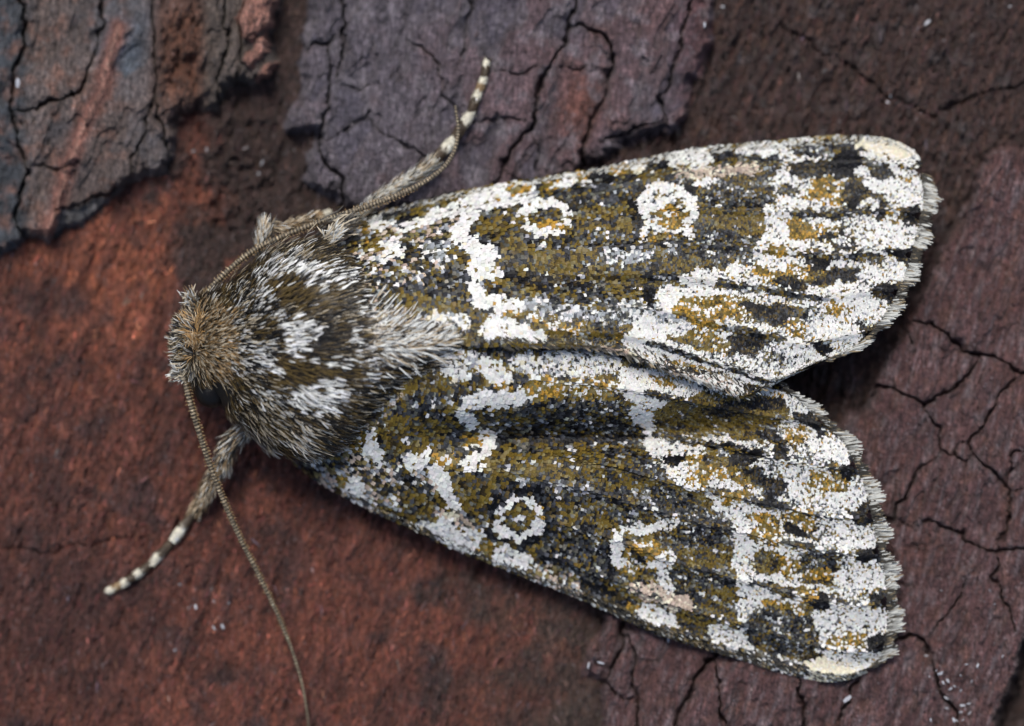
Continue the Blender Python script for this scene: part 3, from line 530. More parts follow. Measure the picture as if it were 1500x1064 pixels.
    base[wz] = 'w'; base[wz & (nw > .30)] = 'x'; base[wz & (nw < -.36)] = 'y'
    tongue = wz & (wl > .03) & (wl < long_) & (a_ < .80); base[tongue] = 'v'; base[tongue & (wl < .16)] = 'W'; base[tongue & (wl > .3) & (nw > .05)] = 'w'                                   # rounded white tongues, open outwards
    cor = wz & (wl > .16) & (wl < long_ + .02) & (a_ < .50 * np.sqrt(np.clip((wl - .12) / .15, 0, 1))); base[cor] = 'Y'; base[cor & (wl > .30)] = 'y'; base[cor & (wl > .40)] = 'o'; base[cor & (wl > .42) & (a_ < .33)] = 'k'
    base[wz & (wl < long_) & (a_ > .80)] = 'S'; base[wz & (wl > long_) & (wl < long_ + .10)] = 'x'
    lobe = wz & (wl > long_ + .06) & (a_ < .98 * np.sqrt(np.clip(1 - ((wl - .55) / .47) ** 2, 0, 1))); base[lobe] = 'v'; base[lobe & ((nq > .30) | (wl < long_ + .14))] = 'w'; base[lobe & (nq > .45)] = 'x'; base[lobe & (nq < -.45)] = 'y'
    base[wz & (wl > .84) & ~lobe] = 'k'
    root = sA < 0.18; base[root & (nz > 0)] = 't'
    sc = np.abs(cell_coord(w, tA)[0]) ** 4; cut = (sA > 1 - 0.034 * sc)
    if w is LO: base[(tA < 0.035) & (rng.random(len(tA)) < .6)] = 'k'
    cpx = p + np.stack([d[:, 0], -d[:, 1]], 1) * (Ln * 75)[:, None]; kcls = classify(cpx[:, 0], cpx[:, 1], base, shapes); dust = fbm(au / 30, av / 7, 3, 171, .7); pp = rng.random(len(sA)); kcls[np.isin(kcls, ['W', 'v']) & (pp < .20 * ss(.55, .7, sA))] = 'x'; kcls[np.isin(kcls, ['W', 'v']) & (pp > .95) & (sA > .6)] = 'y'; kcls[(kcls == 'W') & (dust > .48) & (sA > .6)] = 'w'; kcls[(kcls == 'W') & (dust > .66) & (sA > .6)] = 'x'; kcls[(kcls == 'W') & (dust < -.75)] = 'y'; kcls[(kcls == 'O') & (dust > .45)] = 'S'; kcls[(kcls == 'S') & (dust < -.45)] = 'o'; kcls[(kcls == 'S') & (dust > .7)] = 'G'; cl, idx = colours(kcls, au, av)
    pale = np.isin(idx, [NAMES.index(n) for n in ('white', 'cream')]); Wd[pale] *= 1.06; Ln[pale] *= 1.05; lift[pale] = lift[pale] * .75 + 0.004
    o0 = r0 + nrm * 0.006
    tip = o0 + d * Ln[:, None] + nrm * lift[:, None]; md = o0 + d * (Ln * .55)[:, None] + nrm * (lift * .72)[:, None]
    W2 = Wd[:, None] / 2; jl, jm, jr = [d * (Ln * rng.uniform(-.10, .08, len(Ln)))[:, None] for _ in range(3)]
    V = np.stack([o0 - sd_ * W2 * .55, o0 + sd_ * W2 * .55, md + sd_ * W2, md - sd_ * W2, tip + sd_ * W2 * .86 + jr, tip + nrm * 0.004 + jm, tip - sd_ * W2 * .86 + jl], 1)
    # the scales that show largest stay single objects
    big = np.flatnonzero((sA > 0.05) & (sA < 0.5) & pale & (tA > .06)); big = big[np.argsort(-(Ln * Wd)[big])][:150]
    keep = ~cut; keep[big] = False
    Vk = V[keep].reshape(-1, 3); b = np.arange(keep.sum())[:, None] * 7
    F = [np.concatenate([b + np.array([[0, 1, 2, 3]])]), b + np.array([[3, 2, 4, 5, 6]])]
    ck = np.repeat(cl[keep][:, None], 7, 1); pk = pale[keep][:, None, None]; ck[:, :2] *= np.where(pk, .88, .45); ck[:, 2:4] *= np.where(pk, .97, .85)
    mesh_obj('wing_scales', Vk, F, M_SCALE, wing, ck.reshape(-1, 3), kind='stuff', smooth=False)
    for i in big:
        o = bpy.data.objects.new('wing_scale', SCALE_ME); COL.objects.link(o); o.parent = wing
        mt = Matrix(np.column_stack([d[i] * Ln[i], sd_[i] * Wd[i], unit(np.cross(d[i], sd_[i])[None])[0] * (lift[i] * 1.0)]).tolist()).to_4x4(); mt.translation = Vector(o0[i])
        o.matrix_world = mt; o.color = (*cl[i], 1)
    return wing
SCALE_ME = bpy.data.meshes.new('wing_scale')
SCALE_ME.from_pydata([(0, -.28, 0), (0, .28, 0), (.55, .5, .72), (.55, -.5, .72), (1, .43, 1), (1.04, 0, 1.05), (.98, -.43, 1)], [], [(0, 1, 2, 3), (3, 2, 4, 5, 6)])
SCALE_ME.materials.append(M_SCALE1)
lower = make_wing(LO, LOS, SUBL, 'forewing over the red bark, its leading edge casting a shadow')
upper = make_wing(UP, UPS, SUBU, 'forewing lapping over the other, towards the grey plate')
def fringe(w, wing, t0, t1, n, lmin, lmax, edge='M', s0=0, s1=1, mixk=None, name='fringe', z_in=0.0, spread=0.12):
    u = np.sort(rng.uniform(0, 1, n))
    if edge == 'M':
        t = t0 + (t1 - t0) * u; s = 1 - rng.uniform(0.0, 0.008, n)
    elif edge == 'C':
        s = s0 + (s1 - s0) * u; t = rng.uniform(0, .03, n)
    else:
        s = s0 + (s1 - s0) * u; t = 1 - rng.uniform(0, .10, n)
    p, r0 = wing_point(w, s, t); pi, ri = wing_point(w, s - 0.02, t); pj, rj = wing_point(w, s, np.clip(t + (0.03 if edge != 'M' else .01), 0, 1.04)); pk, rk = wing_point(w, s, t - .03)
    if edge == 'M': d = r0 - ri
    elif edge == 'C': d = unit(r0 - ri) + 0.35 * unit(r0 - rj)
    else: d = unit(r0 - ri) * 1.0 + unit(r0 - rk) * 0.55
    d = unit(unit(d) + rng.normal(0, spread, (n, 3)))
    scal = 2 * np.abs(cell_coord(w, t)[0]) - 1; k = np.where(scal + .5 * noise(u * 60, u * 0, 200) < .2, 'a', 'b'); s = s - (.026 * np.clip(scal, 0, 1) ** 2 if edge == 'M' else 0)
    if mixk: k[:] = mixk
    white = np.array((.66, .66, .60)); dark = np.array((.05, .045, .035)); tan = np.array((.32, .25, .15))
    r = rng.random(n); pw = np.where(k == 'a', .80, .10)
    c1 = np.where((r < pw)[:, None], white, np.where((r < pw + .15)[:, None], tan, dark)); c0 = np.where((rng.random(n) < .45)[:, None], dark * .6, c1 * .7)
    ln = rng.uniform(lmin, lmax, n) * (0.85 + 0.3 * np.clip(noise(u * 40, u * 0 + 3, 210), -1, 1) - (0.34 * scal if edge == 'M' else 0))
    V, F, cc = blades(r0 + [0, 0, .012] + rng.uniform(-.01, .02, (n, 1)) * [0, 0, 1], d, np.tile([0, 0, 1.0], (n, 1)), ln, rng.uniform(.013, .026, n), c0, c1, 0.25, 0.2)
    return mesh_obj(name, V, F, M_HAIR, wing, cc, kind='stuff')
fringe(UP, upper, 0.10, 1.0, 1500, .10, .21); fringe(LO, lower, 0.02, 1.0, 1900, .11, .22)
fringe(UP, upper, 0, 0, 560, .07, .17, edge='D', s0=0.30, s1=0.98, name='hind_edge_hairs', mixk='b')
fringe(LO, lower, 0, 0, 1400, .05, .10, edge='C', s0=0.1, s1=0.99, name='leading_edge_hairs', mixk='b'); fringe(UP, upper, 0, 0, 1200, .05, .10, edge='C', s0=0.1, s1=1, name='leading_edge_hairs', mixk='a')

# ---- body: one continuous mesh, head to abdomen
RINGS = np.array([(258, 505, 14, 1.10, .85), (266, 505, 40, 1.36, .60), (285, 506, 64, 1.64, .42), (310, 508, 76, 1.82, .36), (338, 511, 100, 1.90, .32), (362, 513, 118, 1.98, .28), (395, 513, 146, 2.10, .25), (445, 513, 160, 2.22, .25),
                  (500, 512, 142, 2.22, .25), (550, 512, 98, 2.18, .28), (600, 512, 62, 2.10, .3), (660, 512, 55, 1.90, .32), (750, 515, 50, 1.65, .35), (900, 525, 42, 1.35, .45), (985, 538, 16, 1.05, .75)])
def ring(px): return [np.interp(px, RINGS[:, 0], RINGS[:, i]) for i in range(1, 5)]
bx = np.linspace(258, 985, 90); nb = 40; th = np.linspace(0, 2 * np.pi, nb, endpoint=False)
cy, hw, zt, zb = ring(bx)
zz = ((zt + zb) / 2)[:, None] + ((zt - zb) / 2)[:, None] * np.sin(th)[None] + tilt(bx, cy)[:, None] * .8
V = P(np.repeat(bx[:, None], nb, 1), cy[:, None] + hw[:, None] * np.cos(th)[None], zz).reshape(-1, 3)
I = np.arange(90 * nb).reshape(90, nb); J = np.roll(I, -1, 1)
F = [np.stack([I[:-1], I[1:], J[1:], J[:-1]], -1).reshape(-1, 4), I[:1, ::-1].copy(), I[-1:].copy()]
body = mesh_obj('body', V, F, M_SKIN, moth, np.tile(np.array((.014, .011, .008)), (len(V), 1)))
def body_z(px, py):
    c, h, t_, b_ = ring(px); v = np.clip((py - c) / h, -1, 1)
    return (t_ + b_) / 2 + (t_ - b_) / 2 * np.sqrt(np.maximum(0, 1 - v * v)) + tilt(px, c) * .8
def fur(name, n, region, lrange, wrange, shapes, dirf, parent=body, pile=0.35, base='f', zf=None):
    px = rng.uniform(region[0], region[1], n); py = rng.uniform(region[2], region[3], n)
    c, h, _, _ = ring(px); ok = np.abs(py - c) < h * 0.995
    ok &= ~(np.hypot(px - 309, py - 577) < 27)
    px, py = px[ok], py[ok]; n = len(px)
    z = body_z(px, py); r = P(px, py, z - 0.01)
    ex = P(px + 1, py, body_z(px + 1, py)) - P(px - 1, py, body_z(px - 1, py)); ey = P(px, py + 1, body_z(px, py + 1)) - P(px, py - 1, body_z(px, py - 1))
    nr = np.cross(ex, ey); nr *= np.sign(nr[:, 2:3]); nr = unit(nr)
    dx, dy = dirf(px, py); g = np.stack([dx, -dy, 0 * dx], 1); g = g - nr * (g * nr).sum(1, keepdims=True)
    g = unit(unit(g) + rng.normal(0, .16, (n, 3)) + 0.3 * np.stack([noise(px / 22, py / 22, 230), noise(px / 22, py / 22, 231), 0 * px], 1))
    d = unit(g + nr * (pile + rng.normal(0, .12, n))[:, None])
    ln = rng.uniform(*lrange, n); k = classify(px + d[:, 0] * ln * 60, py - d[:, 1] * ln * 60, np.full(n, base), shapes, 12, 4.0); MIXc = FURMIX; fz = fbm(px / 16, py / 9, 3, 245, .65); k[(k == 'W') & (fz > .42)] = 'V'; k[(k == 'W') & (fz < -.50)] = 'O'; k[(k == 'f') & (fz > .55)] = 'V'; k[(k == 'f') & (fz < -.35)] = 'O'
    c1 = np.zeros((n, 3)); c0 = np.zeros((n, 3)); wmul = np.ones(n)
    for cc_ in np.unique(k):
        m = k == cc_; opts = MIXc[str(cc_)]; w_ = np.array([o[2] for o in opts], float); ch = rng.choice(len(opts), m.sum(), p=w_ / w_.sum())
        c0[m] = np.array([o[0] for o in opts])[ch]; c1[m] = np.array([o[1] for o in opts])[ch]
        if cc_ == 'W': wmul[m] = 1.9
        if cc_ == 'V': wmul[m] = 1.3
    v = rng.uniform(.75, 1.25, n)[:, None]
    V, F, cc = blades(r, d, nr, ln, rng.uniform(*wrange, n) * wmul, np.clip(c0 * v, 0, .85), np.clip(c1 * v, 0, .85), 0.45, 0.12)
    return mesh_obj(name, V, F, M_HAIR, parent, cc, kind='stuff')
_ol2 = (.20, .135, .04)
_w, _b, _g, _br, _ol, _tn, _or, _cr = (.80, .81, .77), (.010, .009, .008), (.15, .14, .12), (.055, .038, .02), (.125, .085, .026), (.34, .23, .12), (.42, .235, .075), (.66, .57, .42)
FURMIX = {'f': [(_b, _b, .56), (_b, _g, .10), (_br, _ol, .14), (_b, _cr, .16), (_b, _br, .14)], 'W': [(_g, _w, .4), (_w, _w, .9), (_b, _b, .10)], 'V': [(_b, _w, .36), (_g, _w, .20), (_b, _b, .55), (_br, _ol, .15)],
          'K': [(_b, _b, .9), (_b, _g, .1)], 'O': [(_br, _ol, .55), (_b, _br, .3), (_b, _ol2, .2), (_b, _b, .2)], 'N': [(_br, _tn, .40), (_tn, _or, .16), (_b, _br, .22), (_br, _cr, .34), (_b, _b, .16)], 'R': [(_tn, _or, .7), (_or, _cr, .3), (_br, _tn, .2)],
          'F': [(_b, _cr, .30), (_b, _w, .12), (_b, _b, .50), (_br, _ol, .2)], 'C': [(_tn, _cr, .35), (_cr, _w, .55), (_b, _b, .25), (_br, _tn, .12)]}
FUR = [E('N', 280, 352, 445, 560), E('F', 240, 280, 450, 560), E('R', 274, 300, 458, 515), E('V', 345, 362, 425, 545), G_('V', (370, 412), (392, 415), (400, 436), (372, 440)), E('F', 350, 372, 440, 540), E('V', 358, 402, 500, 550), E('V', 372, 400, 418, 470), K_('W', (388, 430, 6), (394, 424, 8)), K_('W', (384, 540, 7), (392, 536, 8)),
       E('W', 388, 440, 378, 402, -15), E('W', 438, 522, 388, 418, 12), E('O', 396, 500, 412, 452, 10), E('O', 400, 506, 526, 564, -5), E('W', 410, 462, 468, 494, 15), E('W', 424, 460, 494, 520, 30), E('W', 486, 538, 498, 530, -15), E('W', 526, 565, 440, 464, 20), E('W', 522, 558, 532, 554, 20), E('K', 456, 486, 468, 526),
       E('V', 378, 438, 574, 606), E('W', 432, 502, 562, 604), E('C', 552, 640, 468, 522, 10), E('O', 545, 600, 395, 450), E('F', 350, 430, 590, 660), E('F', 380, 450, 345, 380), E('C', 432, 462, 626, 676), E('C', 620, 700, 490, 530)]
def dir_thorax(px, py):
    dx = 0.9 + 0 * px; dy = (py - 512) / 170 * 0.9 * ss(640, 400, px)
    dx = dx - 0.35 * ss(400, 340, px) * np.abs(py - 512) / 120
    return dx, dy
def dir_head(px, py):
    f = ss(300, 272, px + 8 * noise(py / 12, px / 12, 240))
    return (1 - f) * 0.9 - f * 1.1 + 0.5 * noise(px / 14, py / 14, 241), (py - 506) / 75 + 0.5 * noise(px / 14, py / 14, 242)
fur('thorax_fur', 46000, (330, 660, 340, 690), (.12, .30), (.010, .021), FUR, dir_thorax, pile=.20)
fur('head_fur', 11000, (258, 350, 430, 600), (.10, .25), (.009, .017), FUR, dir_head, pile=0.6)
# long dark hairs sweeping back from the thorax over the roots of the wings
n = 4200; q = rng.uniform(-1, 1, n); py = 512 + 150 * q; px = 508 - 75 * np.abs(q) ** 1.4 + rng.normal(0, 18, n); px = np.where(np.abs(q) < .12, px - 20, px)
z = np.maximum(body_z(px, np.clip(py, 512 - 150, 512 + 150)), np.interp(np.abs(q), [0, .5, 1], [2.28, 2.0, 1.25]) + tilt(px, py) * .8) + rng.uniform(0, .06, n)
d = unit(np.stack([np.full(n, 1.0), -q * .38 + rng.normal(0, .14, n), -.12 - .25 * np.abs(q) + rng.normal(0, .1, n)], 1))
ch = rng.choice(5, n, p=[.46, .22, .18, .06, .08]); t1 = np.array([_b, _ol, _br, _g, _cr])[ch]; t0 = np.array([_b, _br, _b, _b, _br])[ch]
V, F, cc = blades(P(px, py, z), d, np.tile([0, 0, 1.0], (n, 1)), rng.uniform(.16, .36, n), rng.uniform(.009, .016, n), t0, t1, .25, .1)
mesh_obj('shoulder_fur', V, F, M_HAIR, body, cc, kind='stuff')
def tuft(x0, y0, x1, y1, z0, z1, n, wid, opts, ln):
    u = rng.random(n); px = x0 + (x1 - x0) * u + rng.normal(0, wid, n); py = y0 + (y1 - y0) * u + rng.normal(0, wid, n)
    d = unit(np.stack([np.full(n, x1 - x0), np.full(n, -(y1 - y0)), np.full(n, (z1 - z0) * 100)], 1) / 30 + rng.normal(0, .28, (n, 3)))
    ch = rng.choice(len(opts), n); c1 = np.array(opts)[ch] * rng.uniform(.7, 1.15, (n, 1))
    V, F, cc = blades(P(px, py, z0 + (z1 - z0) * u), d, np.tile([0, 0, 1.0], (n, 1)), rng.uniform(*ln, n), rng.uniform(.014, .026, n), c1 * .5, c1, .3, .12)
    mesh_obj('hair_tuft', V, F, M_HAIR, body, cc, kind='stuff')
tuft(278, 548, 262, 546, 1.2, 1.3, 150, 5, [_cr, _w, _g], (.08, .2)); tuft(290, 452, 280, 438, 1.25, 1.35, 170, 5, [_cr, _w, _g, _tn], (.10, .22))
tuft(434, 630, 456, 664, 1.5, 1.3, 170, 4, [_cr, _w, _tn], (.12, .26)); tuft(470, 345, 505, 330, 1.2, 1.15, 200, 8, [_g, _b, _cr, _br], (.15, .3)); tuft(482, 352, 492, 340, 1.35, 1.35, 90, 5, [_w, _cr], (.10, .2))
# ridge of long hairs running back where the wings meet
n = 900; u = rng.random(n) ** 1.3; px = 535 + 115 * u; py = np.interp(px, [560, 640, 740, 850, 900], [495, 502, 508, 514, 520]) + rng.normal(0, 1, n) * (22 - 17 * u) + 6 * noise(px / 30, u * 0, 250)
z = np.maximum(np.interp(px, [560, 640, 740, 900], [2.25, 2.15, 2.08, 1.88]), 0) + tilt(px, py) * .8 - np.abs(py - 508) * .004
d = unit(np.stack([np.full(n, 1.0), -(py - 507) / 30 * .6 + rng.normal(0, .3, n) + .7 * noise(px / 26, py / 12, 251), rng.normal(.08, .14, n)], 1))
ch = rng.choice(5, n, p=[.22, .46, .03, .24, .05]); t1 = np.array([_cr, _w, _tn, _b, _ol])[ch]; t0 = np.array([_tn, _w, _br, _b, _br])[ch]
V, F, cc = blades(P(px, py, z), d, np.tile([0, 0, 1.0], (n, 1)), rng.uniform(.14, .34, n), rng.uniform(.009, .018, n), t0, t1, .3, .1)
mesh_obj('dorsal_crest', V, F, M_HAIR, body, cc, kind='stuff')

# ---- eyes
def ball(px, py, z, r, name, mat, parent, sq=1.0):
    a = np.linspace(0, np.pi, 17)[:, None]; b = np.linspace(0, 2 * np.pi, 24, endpoint=False)[None]
    c = P(px, py, z); V = np.stack([c[0] + r * np.sin(a) * np.cos(b), c[1] + r * np.sin(a) * np.sin(b) * sq, c[2] + r * np.cos(a) + 0 * b], -1).reshape(-1, 3)
    I = np.arange(17 * 24).reshape(17, 24); J = np.roll(I, -1, 1)
    return mesh_obj(name, V, np.stack([I[:-1], I[1:], J[1:], J[:-1]], -1).reshape(-1, 4), mat, parent, np.tile((.01, .01, .01), (len(V), 1)))
ball(310, 573, 1.24, .245, 'eye', M_EYE, moth); ball(307, 450, 1.12, .235, 'eye', M_EYE, moth)

# ---- tubes for antennae and legs
def tube(name, pts, mat, parent, colf, seg=60, sides=12, ripple=0, rn=0, jit=.25):
    """pts: (px, py, z, radius in px)"""
    u = np.linspace(0, 1, seg); q = curve(pts, u); c = P(q[:, 0], q[:, 1], q[:, 2]); r = q[:, 3] * 0.01 * (.60 if name == 'antenna' else 1)
    if ripple: r = r * (1 + ripple * np.cos(u * rn * 2 * np.pi))
    T = unit(np.gradient(c, axis=0)); up = np.array([0, 0, 1.0]); A = unit(np.cross(T, up)); B = np.cross(A, T)
    th = np.linspace(0, 2 * np.pi, sides, endpoint=False)
    V = c[:, None] + r[:, None, None] * (A[:, None] * np.cos(th)[None, :, None] + B[:, None] * np.sin(th)[None, :, None])
    I = np.arange(seg * sides).reshape(seg, sides); J = np.roll(I, -1, 1)
    F = [np.stack([I[:-1], J[:-1], J[1:], I[1:]], -1).reshape(-1, 4), I[:1].copy(), I[-1:, ::-1].copy()]
    col = np.repeat(colf(u)[:, None], sides, 1).reshape(-1, 3); col = np.clip(col * np.exp(rng.normal(0, jit, (len(col), 1))), .003, .8)
    return mesh_obj(name, V.reshape(-1, 3), F, mat, parent, col), c, T, A, B, r
def antenna(pts, nseg, side, label):
    light, dark = np.array((.25, .20, .13)), np.array((.022, .016, .011))
    ph = lambda u: (0.5 + 0.5 * np.cos(u * nseg * 2 * np.pi + 2.5 * noise(u * 30, u * 0, 260)))[:, None]
    o, c, T, A, B, r = tube('antenna', pts, M_SKIN, moth, lambda u: dark + (light - dark) * ph(u) ** 1.3, seg=nseg * 4 + 1, sides=12, ripple=.07, rn=nseg, jit=.55)
    o['label'] = label
    k = np.repeat(np.arange(nseg) * 4 + 2, 3); k = k[k < len(c) * 0.72]; n = len(k); sg = side * np.where(rng.random(n) < .8, 1, -1)
    d = unit(A[k] * sg[:, None] + T[k] * rng.normal(.35, .12, (n, 1)) + B[k] * rng.normal(0, .35, (n, 1)))
    cc0 = np.tile((.10, .065, .03), (n, 1))
    V, F, cc = blades(c[k] + d * r[k][:, None] * .7, d, np.tile([0, 0, 1.], (n, 1)), r[k] * rng.uniform(.9, 1.6, n), np.full(n, .02), cc0, cc0 * 2.2, .2, .15)
    mesh_obj('bristles', V, F, M_HAIR, o, cc, kind='stuff')
    return o
bz = lambda x, y: float(bark_z(x, y))
antenna([(268, 546, 1.25, 6.5), (280, 595, 1.28, 6.8), (300, 660, 1.15, 6.6), (322, 720, 1.0, 6.3), (350, 785, .85, 5.8), (385, 855, .68, 5.2), (415, 920, .52, 4.4), (438, 985, .4, 3.6), (450, 1045, .32, 2.8), (454, 1095, bz(454, 1095) + .03, 2.0)], 120, -1, 'antenna reaching forward over the red bark')
antenna([(288, 446, 1.15, 6), (322, 408, 1.12, 6.5), (370, 368, 1.05, 6.6), (430, 340, 1.05, 6.6), (490, 318, 1.08, 6.6), (545, 300, 1.02, 6.4), (600, 278, .98, 6.0), (640, 254, .92, 5.4), (662, 228, .88, 4.8), (671, 195, .84, 4.0), (667, 155, .8, 2.8)], 110, 1, 'antenna swept back along the leading edge of the wing')
LG = {'w': (.72, .68, .55), 'd': (.065, .045, .028), 't': (.28, .19, .10), 'g': (.16, .15, .13)}
def leg(label, thick, tarsus, hairn):
    """thick: list of (name, pts, colour key); tarsus: joints (x, y, r) with colours per segment"""
    o = bpy.data.objects.new('leg', None); COL.objects.link(o); o.parent = moth; o['label'] = label
    for nm, pts, ck in thick:
        b, c, T, A, B, r = tube(nm, pts, M_SKIN, o, lambda u: np.tile(LG[ck], (len(u), 1)) * .5, seg=30, sides=14)
        n = int(hairn * 1.6); k = rng.integers(0, 28, n); a = rng.uniform(-.5, np.pi + .5, n)
        nr = A[k] * np.cos(a)[:, None] + B[k] * np.sin(a)[:, None]; d = unit(T[k] + nr * .35 + rng.normal(0, .15, (n, 3)))
        ch = rng.choice(5, n, p={'g': [.24, .2, .24, .22, .10], 't': [.08, .32, .18, .37, .05], 'w': [.52, .26, .08, .12, .02]}[ck]); t1 = np.array([_w, _cr, _b, _tn, _g])[ch]; t0 = np.array([_g, _tn, _b, _br, _b])[ch]
        V, F, cc = blades(c[k] + nr * r[k][:, None] * .9, d, nr, rng.uniform(.10, .20, n), rng.uniform(.010, .018, n), t0, t1, .3, .12)
        mesh_obj('hair', V, F, M_HAIR, b, cc, kind='stuff')
    for (a_, b_, ck) in tarsus:
        m = [(a_[i] + b_[i]) / 2 for i in range(4)]
        pts = [(a_[0], a_[1], a_[2], a_[3] * .8), (a_[0] * .75 + b_[0] * .25, a_[1] * .75 + b_[1] * .25, a_[2] * .75 + b_[2] * .25, a_[3]), (a_[0] * .2 + b_[0] * .8, a_[1] * .2 + b_[1] * .8, a_[2] * .2 + b_[2] * .8, b_[3] * 1.1), (*b_[:3], b_[3] * .75)]
        c0, c1 = np.array(LG[ck[0]]), np.array(LG[ck[1]])
        b, c, T, A, B, r = tube('tarsus_segment', pts, M_SKIN, o, lambda u: c0 + (c1 - c0) * ss(.45, .72, u)[:, None], seg=16, sides=10)
        n = 130; k = rng.integers(0, 15, n); a = rng.uniform(-.4, np.pi + .4, n); nr = A[k] * np.cos(a)[:, None] + B[k] * np.sin(a)[:, None]
        d = unit(T[k] + nr * .2 + rng.normal(0, .1, (n, 3))); cu = np.where((k / 15 > .56)[:, None], c1, c0) * rng.uniform(.7, 1.2, (n, 1))
        V, F, cc = blades(c[k] + nr * r[k][:, None] * .9, d, nr, rng.uniform(.04, .085, n), rng.uniform(.016, .028, n), cu * .8, cu, .2, .3)
        mesh_obj('hair', V, F, M_HAIR, b, cc, kind='stuff')
    e0, e1 = np.array(tarsus[-1][0][:3]), np.array(tarsus[-1][1][:3]); v = (e1 - e0)[:2]; v = v / np.hypot(*v); w_ = np.array([-v[1], v[0]])
    for sg in (-1, 1):                                             # two hooked claws
        q = [(*(e1[:2] + w_ * sg * 2), e1[2], 1.6), (*(e1[:2] + v * 4 + w_ * sg * 4.5), e1[2] + .01, 1.3), (*(e1[:2] + v * 8 + w_ * sg * 5), e1[2] - .03, .6)]
        tube('claw', q, M_SKIN, o, lambda u: np.tile((.05, .03, .015), (len(u), 1)), seg=8, sides=6)
    return o
def chain(js, cols):
    out = []
    q = [(x, y, bz(x, y) + h, r) for x, y, h, r in js]
    for i in range(len(q) - 1): out.append((q[i], q[i + 1], cols[i]))
    return out
leg('front leg stretched forward over the red bark', [('femur', [(372, 612, .8, 13), (352, 634, .7, 13), (334, 655, .62, 13), (322, 690, .5, 12)], 'g'), ('tibia', [(324, 680, .52, 10), (310, 705, .42, 11), (298, 730, .32, 9), (287, 748, .26, 6)], 't')],
    chain([(290, 742, .20, 6.5), (252, 794, .10, 7), (224, 824, .075, 6), (200, 842, .065, 5.6), (182, 854, .055, 5.2), (160, 866, .05, 4.8)], ['dw', 'dw', 'dw', 'dw', 'tw']), 330)
leg('middle leg reaching up over the grey plate', [('tibia', [(520, 322, .62, 8), (548, 296, .66, 8), (580, 274, .66, 9), (612, 255, .62, 9), (640, 234, .58, 8)], 'w')],
    chain([(632, 240, .10, 8.5), (664, 206, .09, 8), (690, 166, .075, 7), (700, 137, .06, 6), (708, 118, .05, 5), (713, 92, .045, 4.5)], ['dw', 'dw', 'dw', 'tw', 'dw']), 260)
leg('bent front leg tucked beside the thorax', [('femur', [(384, 385, .8, 9), (384, 360, .85, 9.5), (388, 340, .85, 9), (391, 326, .8, 6)], 'w'), ('tibia', [(390, 330, .8, 6.5), (412, 334, .72, 6), (440, 326, .66, 6), (462, 318, .6, 5)], 't')], chain([(458, 320, .3, 5), (480, 312, .1, 4)], ['tw']), 220)

# ---- pale flecks (shed scales and dust) lying on the bark
fl_me = bpy.data.meshes.new('fallen_scale')
fl_me.from_pydata([(-.5, -.22, 0), (.1, -.32, .12), (.5, -.2, .05), (.55, .16, .1), (.1, .3, .16), (-.5, .2, .04), (-.5, -.22, -.2), (.5, -.2, -.2), (.55, .16, -.2), (-.5, .2, -.2)], [], [(0, 1, 4, 5), (1, 2, 3, 4), (0, 6, 7, 2, 1), (2, 7, 8, 3), (3, 8, 9, 5, 4), (5, 9, 6, 0)])
fl_m, _t, _b = new_mat('fallen_scale'); _b.inputs['Roughness'].default_value = .5
_n = _t.nodes.new('ShaderNodeTexNoise'); _n.inputs['Scale'].default_value = 3; _r = _t.nodes.new('ShaderNodeValToRGB'); _r.color_ramp.elements[0].color = (.26, .27, .31, 1); _r.color_ramp.elements[1].color = (.62, .63, .66, 1)
_t.links.new(_n.outputs['Fac'], _r.inputs['Fac']); _t.links.new(_r.outputs['Color'], _b.inputs['Base Color']); fl_me.materials.append(fl_m)
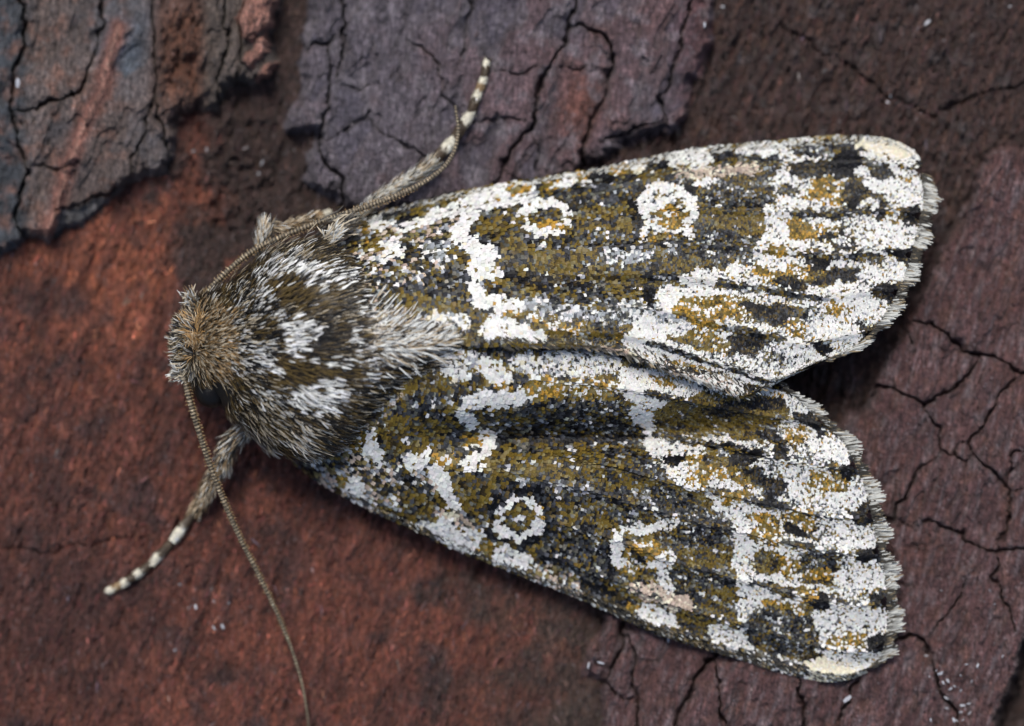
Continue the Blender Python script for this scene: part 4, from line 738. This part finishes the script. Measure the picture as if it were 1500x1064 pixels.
FLECKS = [(1241, 1024, 13, 40, 'oblong'), (1318, 845, 9, 20, 'one'), (1315, 918, 12, 65, 'one2'), (862, 975, 9, 80, 'blue'), (880, 971, 10, -15, 'pair'), (1357, 34, 14, 40, 'top'), (979, 937, 8, 80, 'edge'), (26, 122, 13, 85, 'crack')]
FLL = {'oblong': 'oblong white flake lying in the crack below the wing tip', 'one': 'small white fleck beside the fringe of the wing margin', 'one2': 'thin pale sliver lying close to the wing fringe', 'blue': 'bluish fleck at the broken foot of the bark plate below the wing', 'pair': 'pale slanting splinter on the narrow bark strip below the wing', 'top': 'long pale grey flake on the dark fibrous bark', 'edge': 'tiny white fleck just off the leading edge of the wing', 'crack': 'pale upright sliver beside the crack in the slate grey bark'}
def fleck(x, y, sz, ang, lab_, grp=None):
    o = bpy.data.objects.new('fallen_scale', fl_me); COL.objects.link(o)
    z = bz(x, y); o.location = Vector(P(x, y, z + 0.006).tolist()); o.rotation_euler = (rng.normal(0, .12), rng.normal(0, .12), math.radians(ang)); o.scale = (sz * .01, sz * rng.uniform(.0035, .009), .05)
    o['label'] = lab_; o['category'] = 'fleck'
    if grp: o['group'] = grp
for x, y, sz, ang, k in FLECKS: fleck(x, y, sz, ang, FLL[k])
GR = [((1395, 1015), (16, 30), 24, (2.5, 7.5), 'tiny white fleck in the scatter along the forked crack', 'flecks by the forked crack'), ((300, 895), (45, 40), 9, (3, 7.5), 'small pale fleck on the red bark beside the long antenna', 'flecks on the red bark'),
      ((345, 225), (45, 25), 5, (4, 8), 'small pale fleck in the dark hollow between bark plates', 'flecks in the dark hollow'), ((1430, 900), (60, 60), 7, (2.5, 6), 'tiny pale fleck on the purple brown bark plate', 'flecks on the purple plate'), ((1250, 90), (140, 60), 6, (3, 8), 'small grey fleck on the dark fibrous bark', 'flecks on the fibrous bark')]
for (cx, cy_), (sx, sy), n, (a0, a1), lb, gp in GR:
    for _ in range(n): fleck(float(np.clip(rng.normal(cx, sx), 20, 1490)), float(np.clip(rng.normal(cy_, sy), 10, 1055)), float(rng.uniform(a0, a1)), float(rng.uniform(0, 180)), lb, gp)
print('tris', sum(len(p.vertices) - 2 for m_ in bpy.data.meshes for p in m_.polygons))
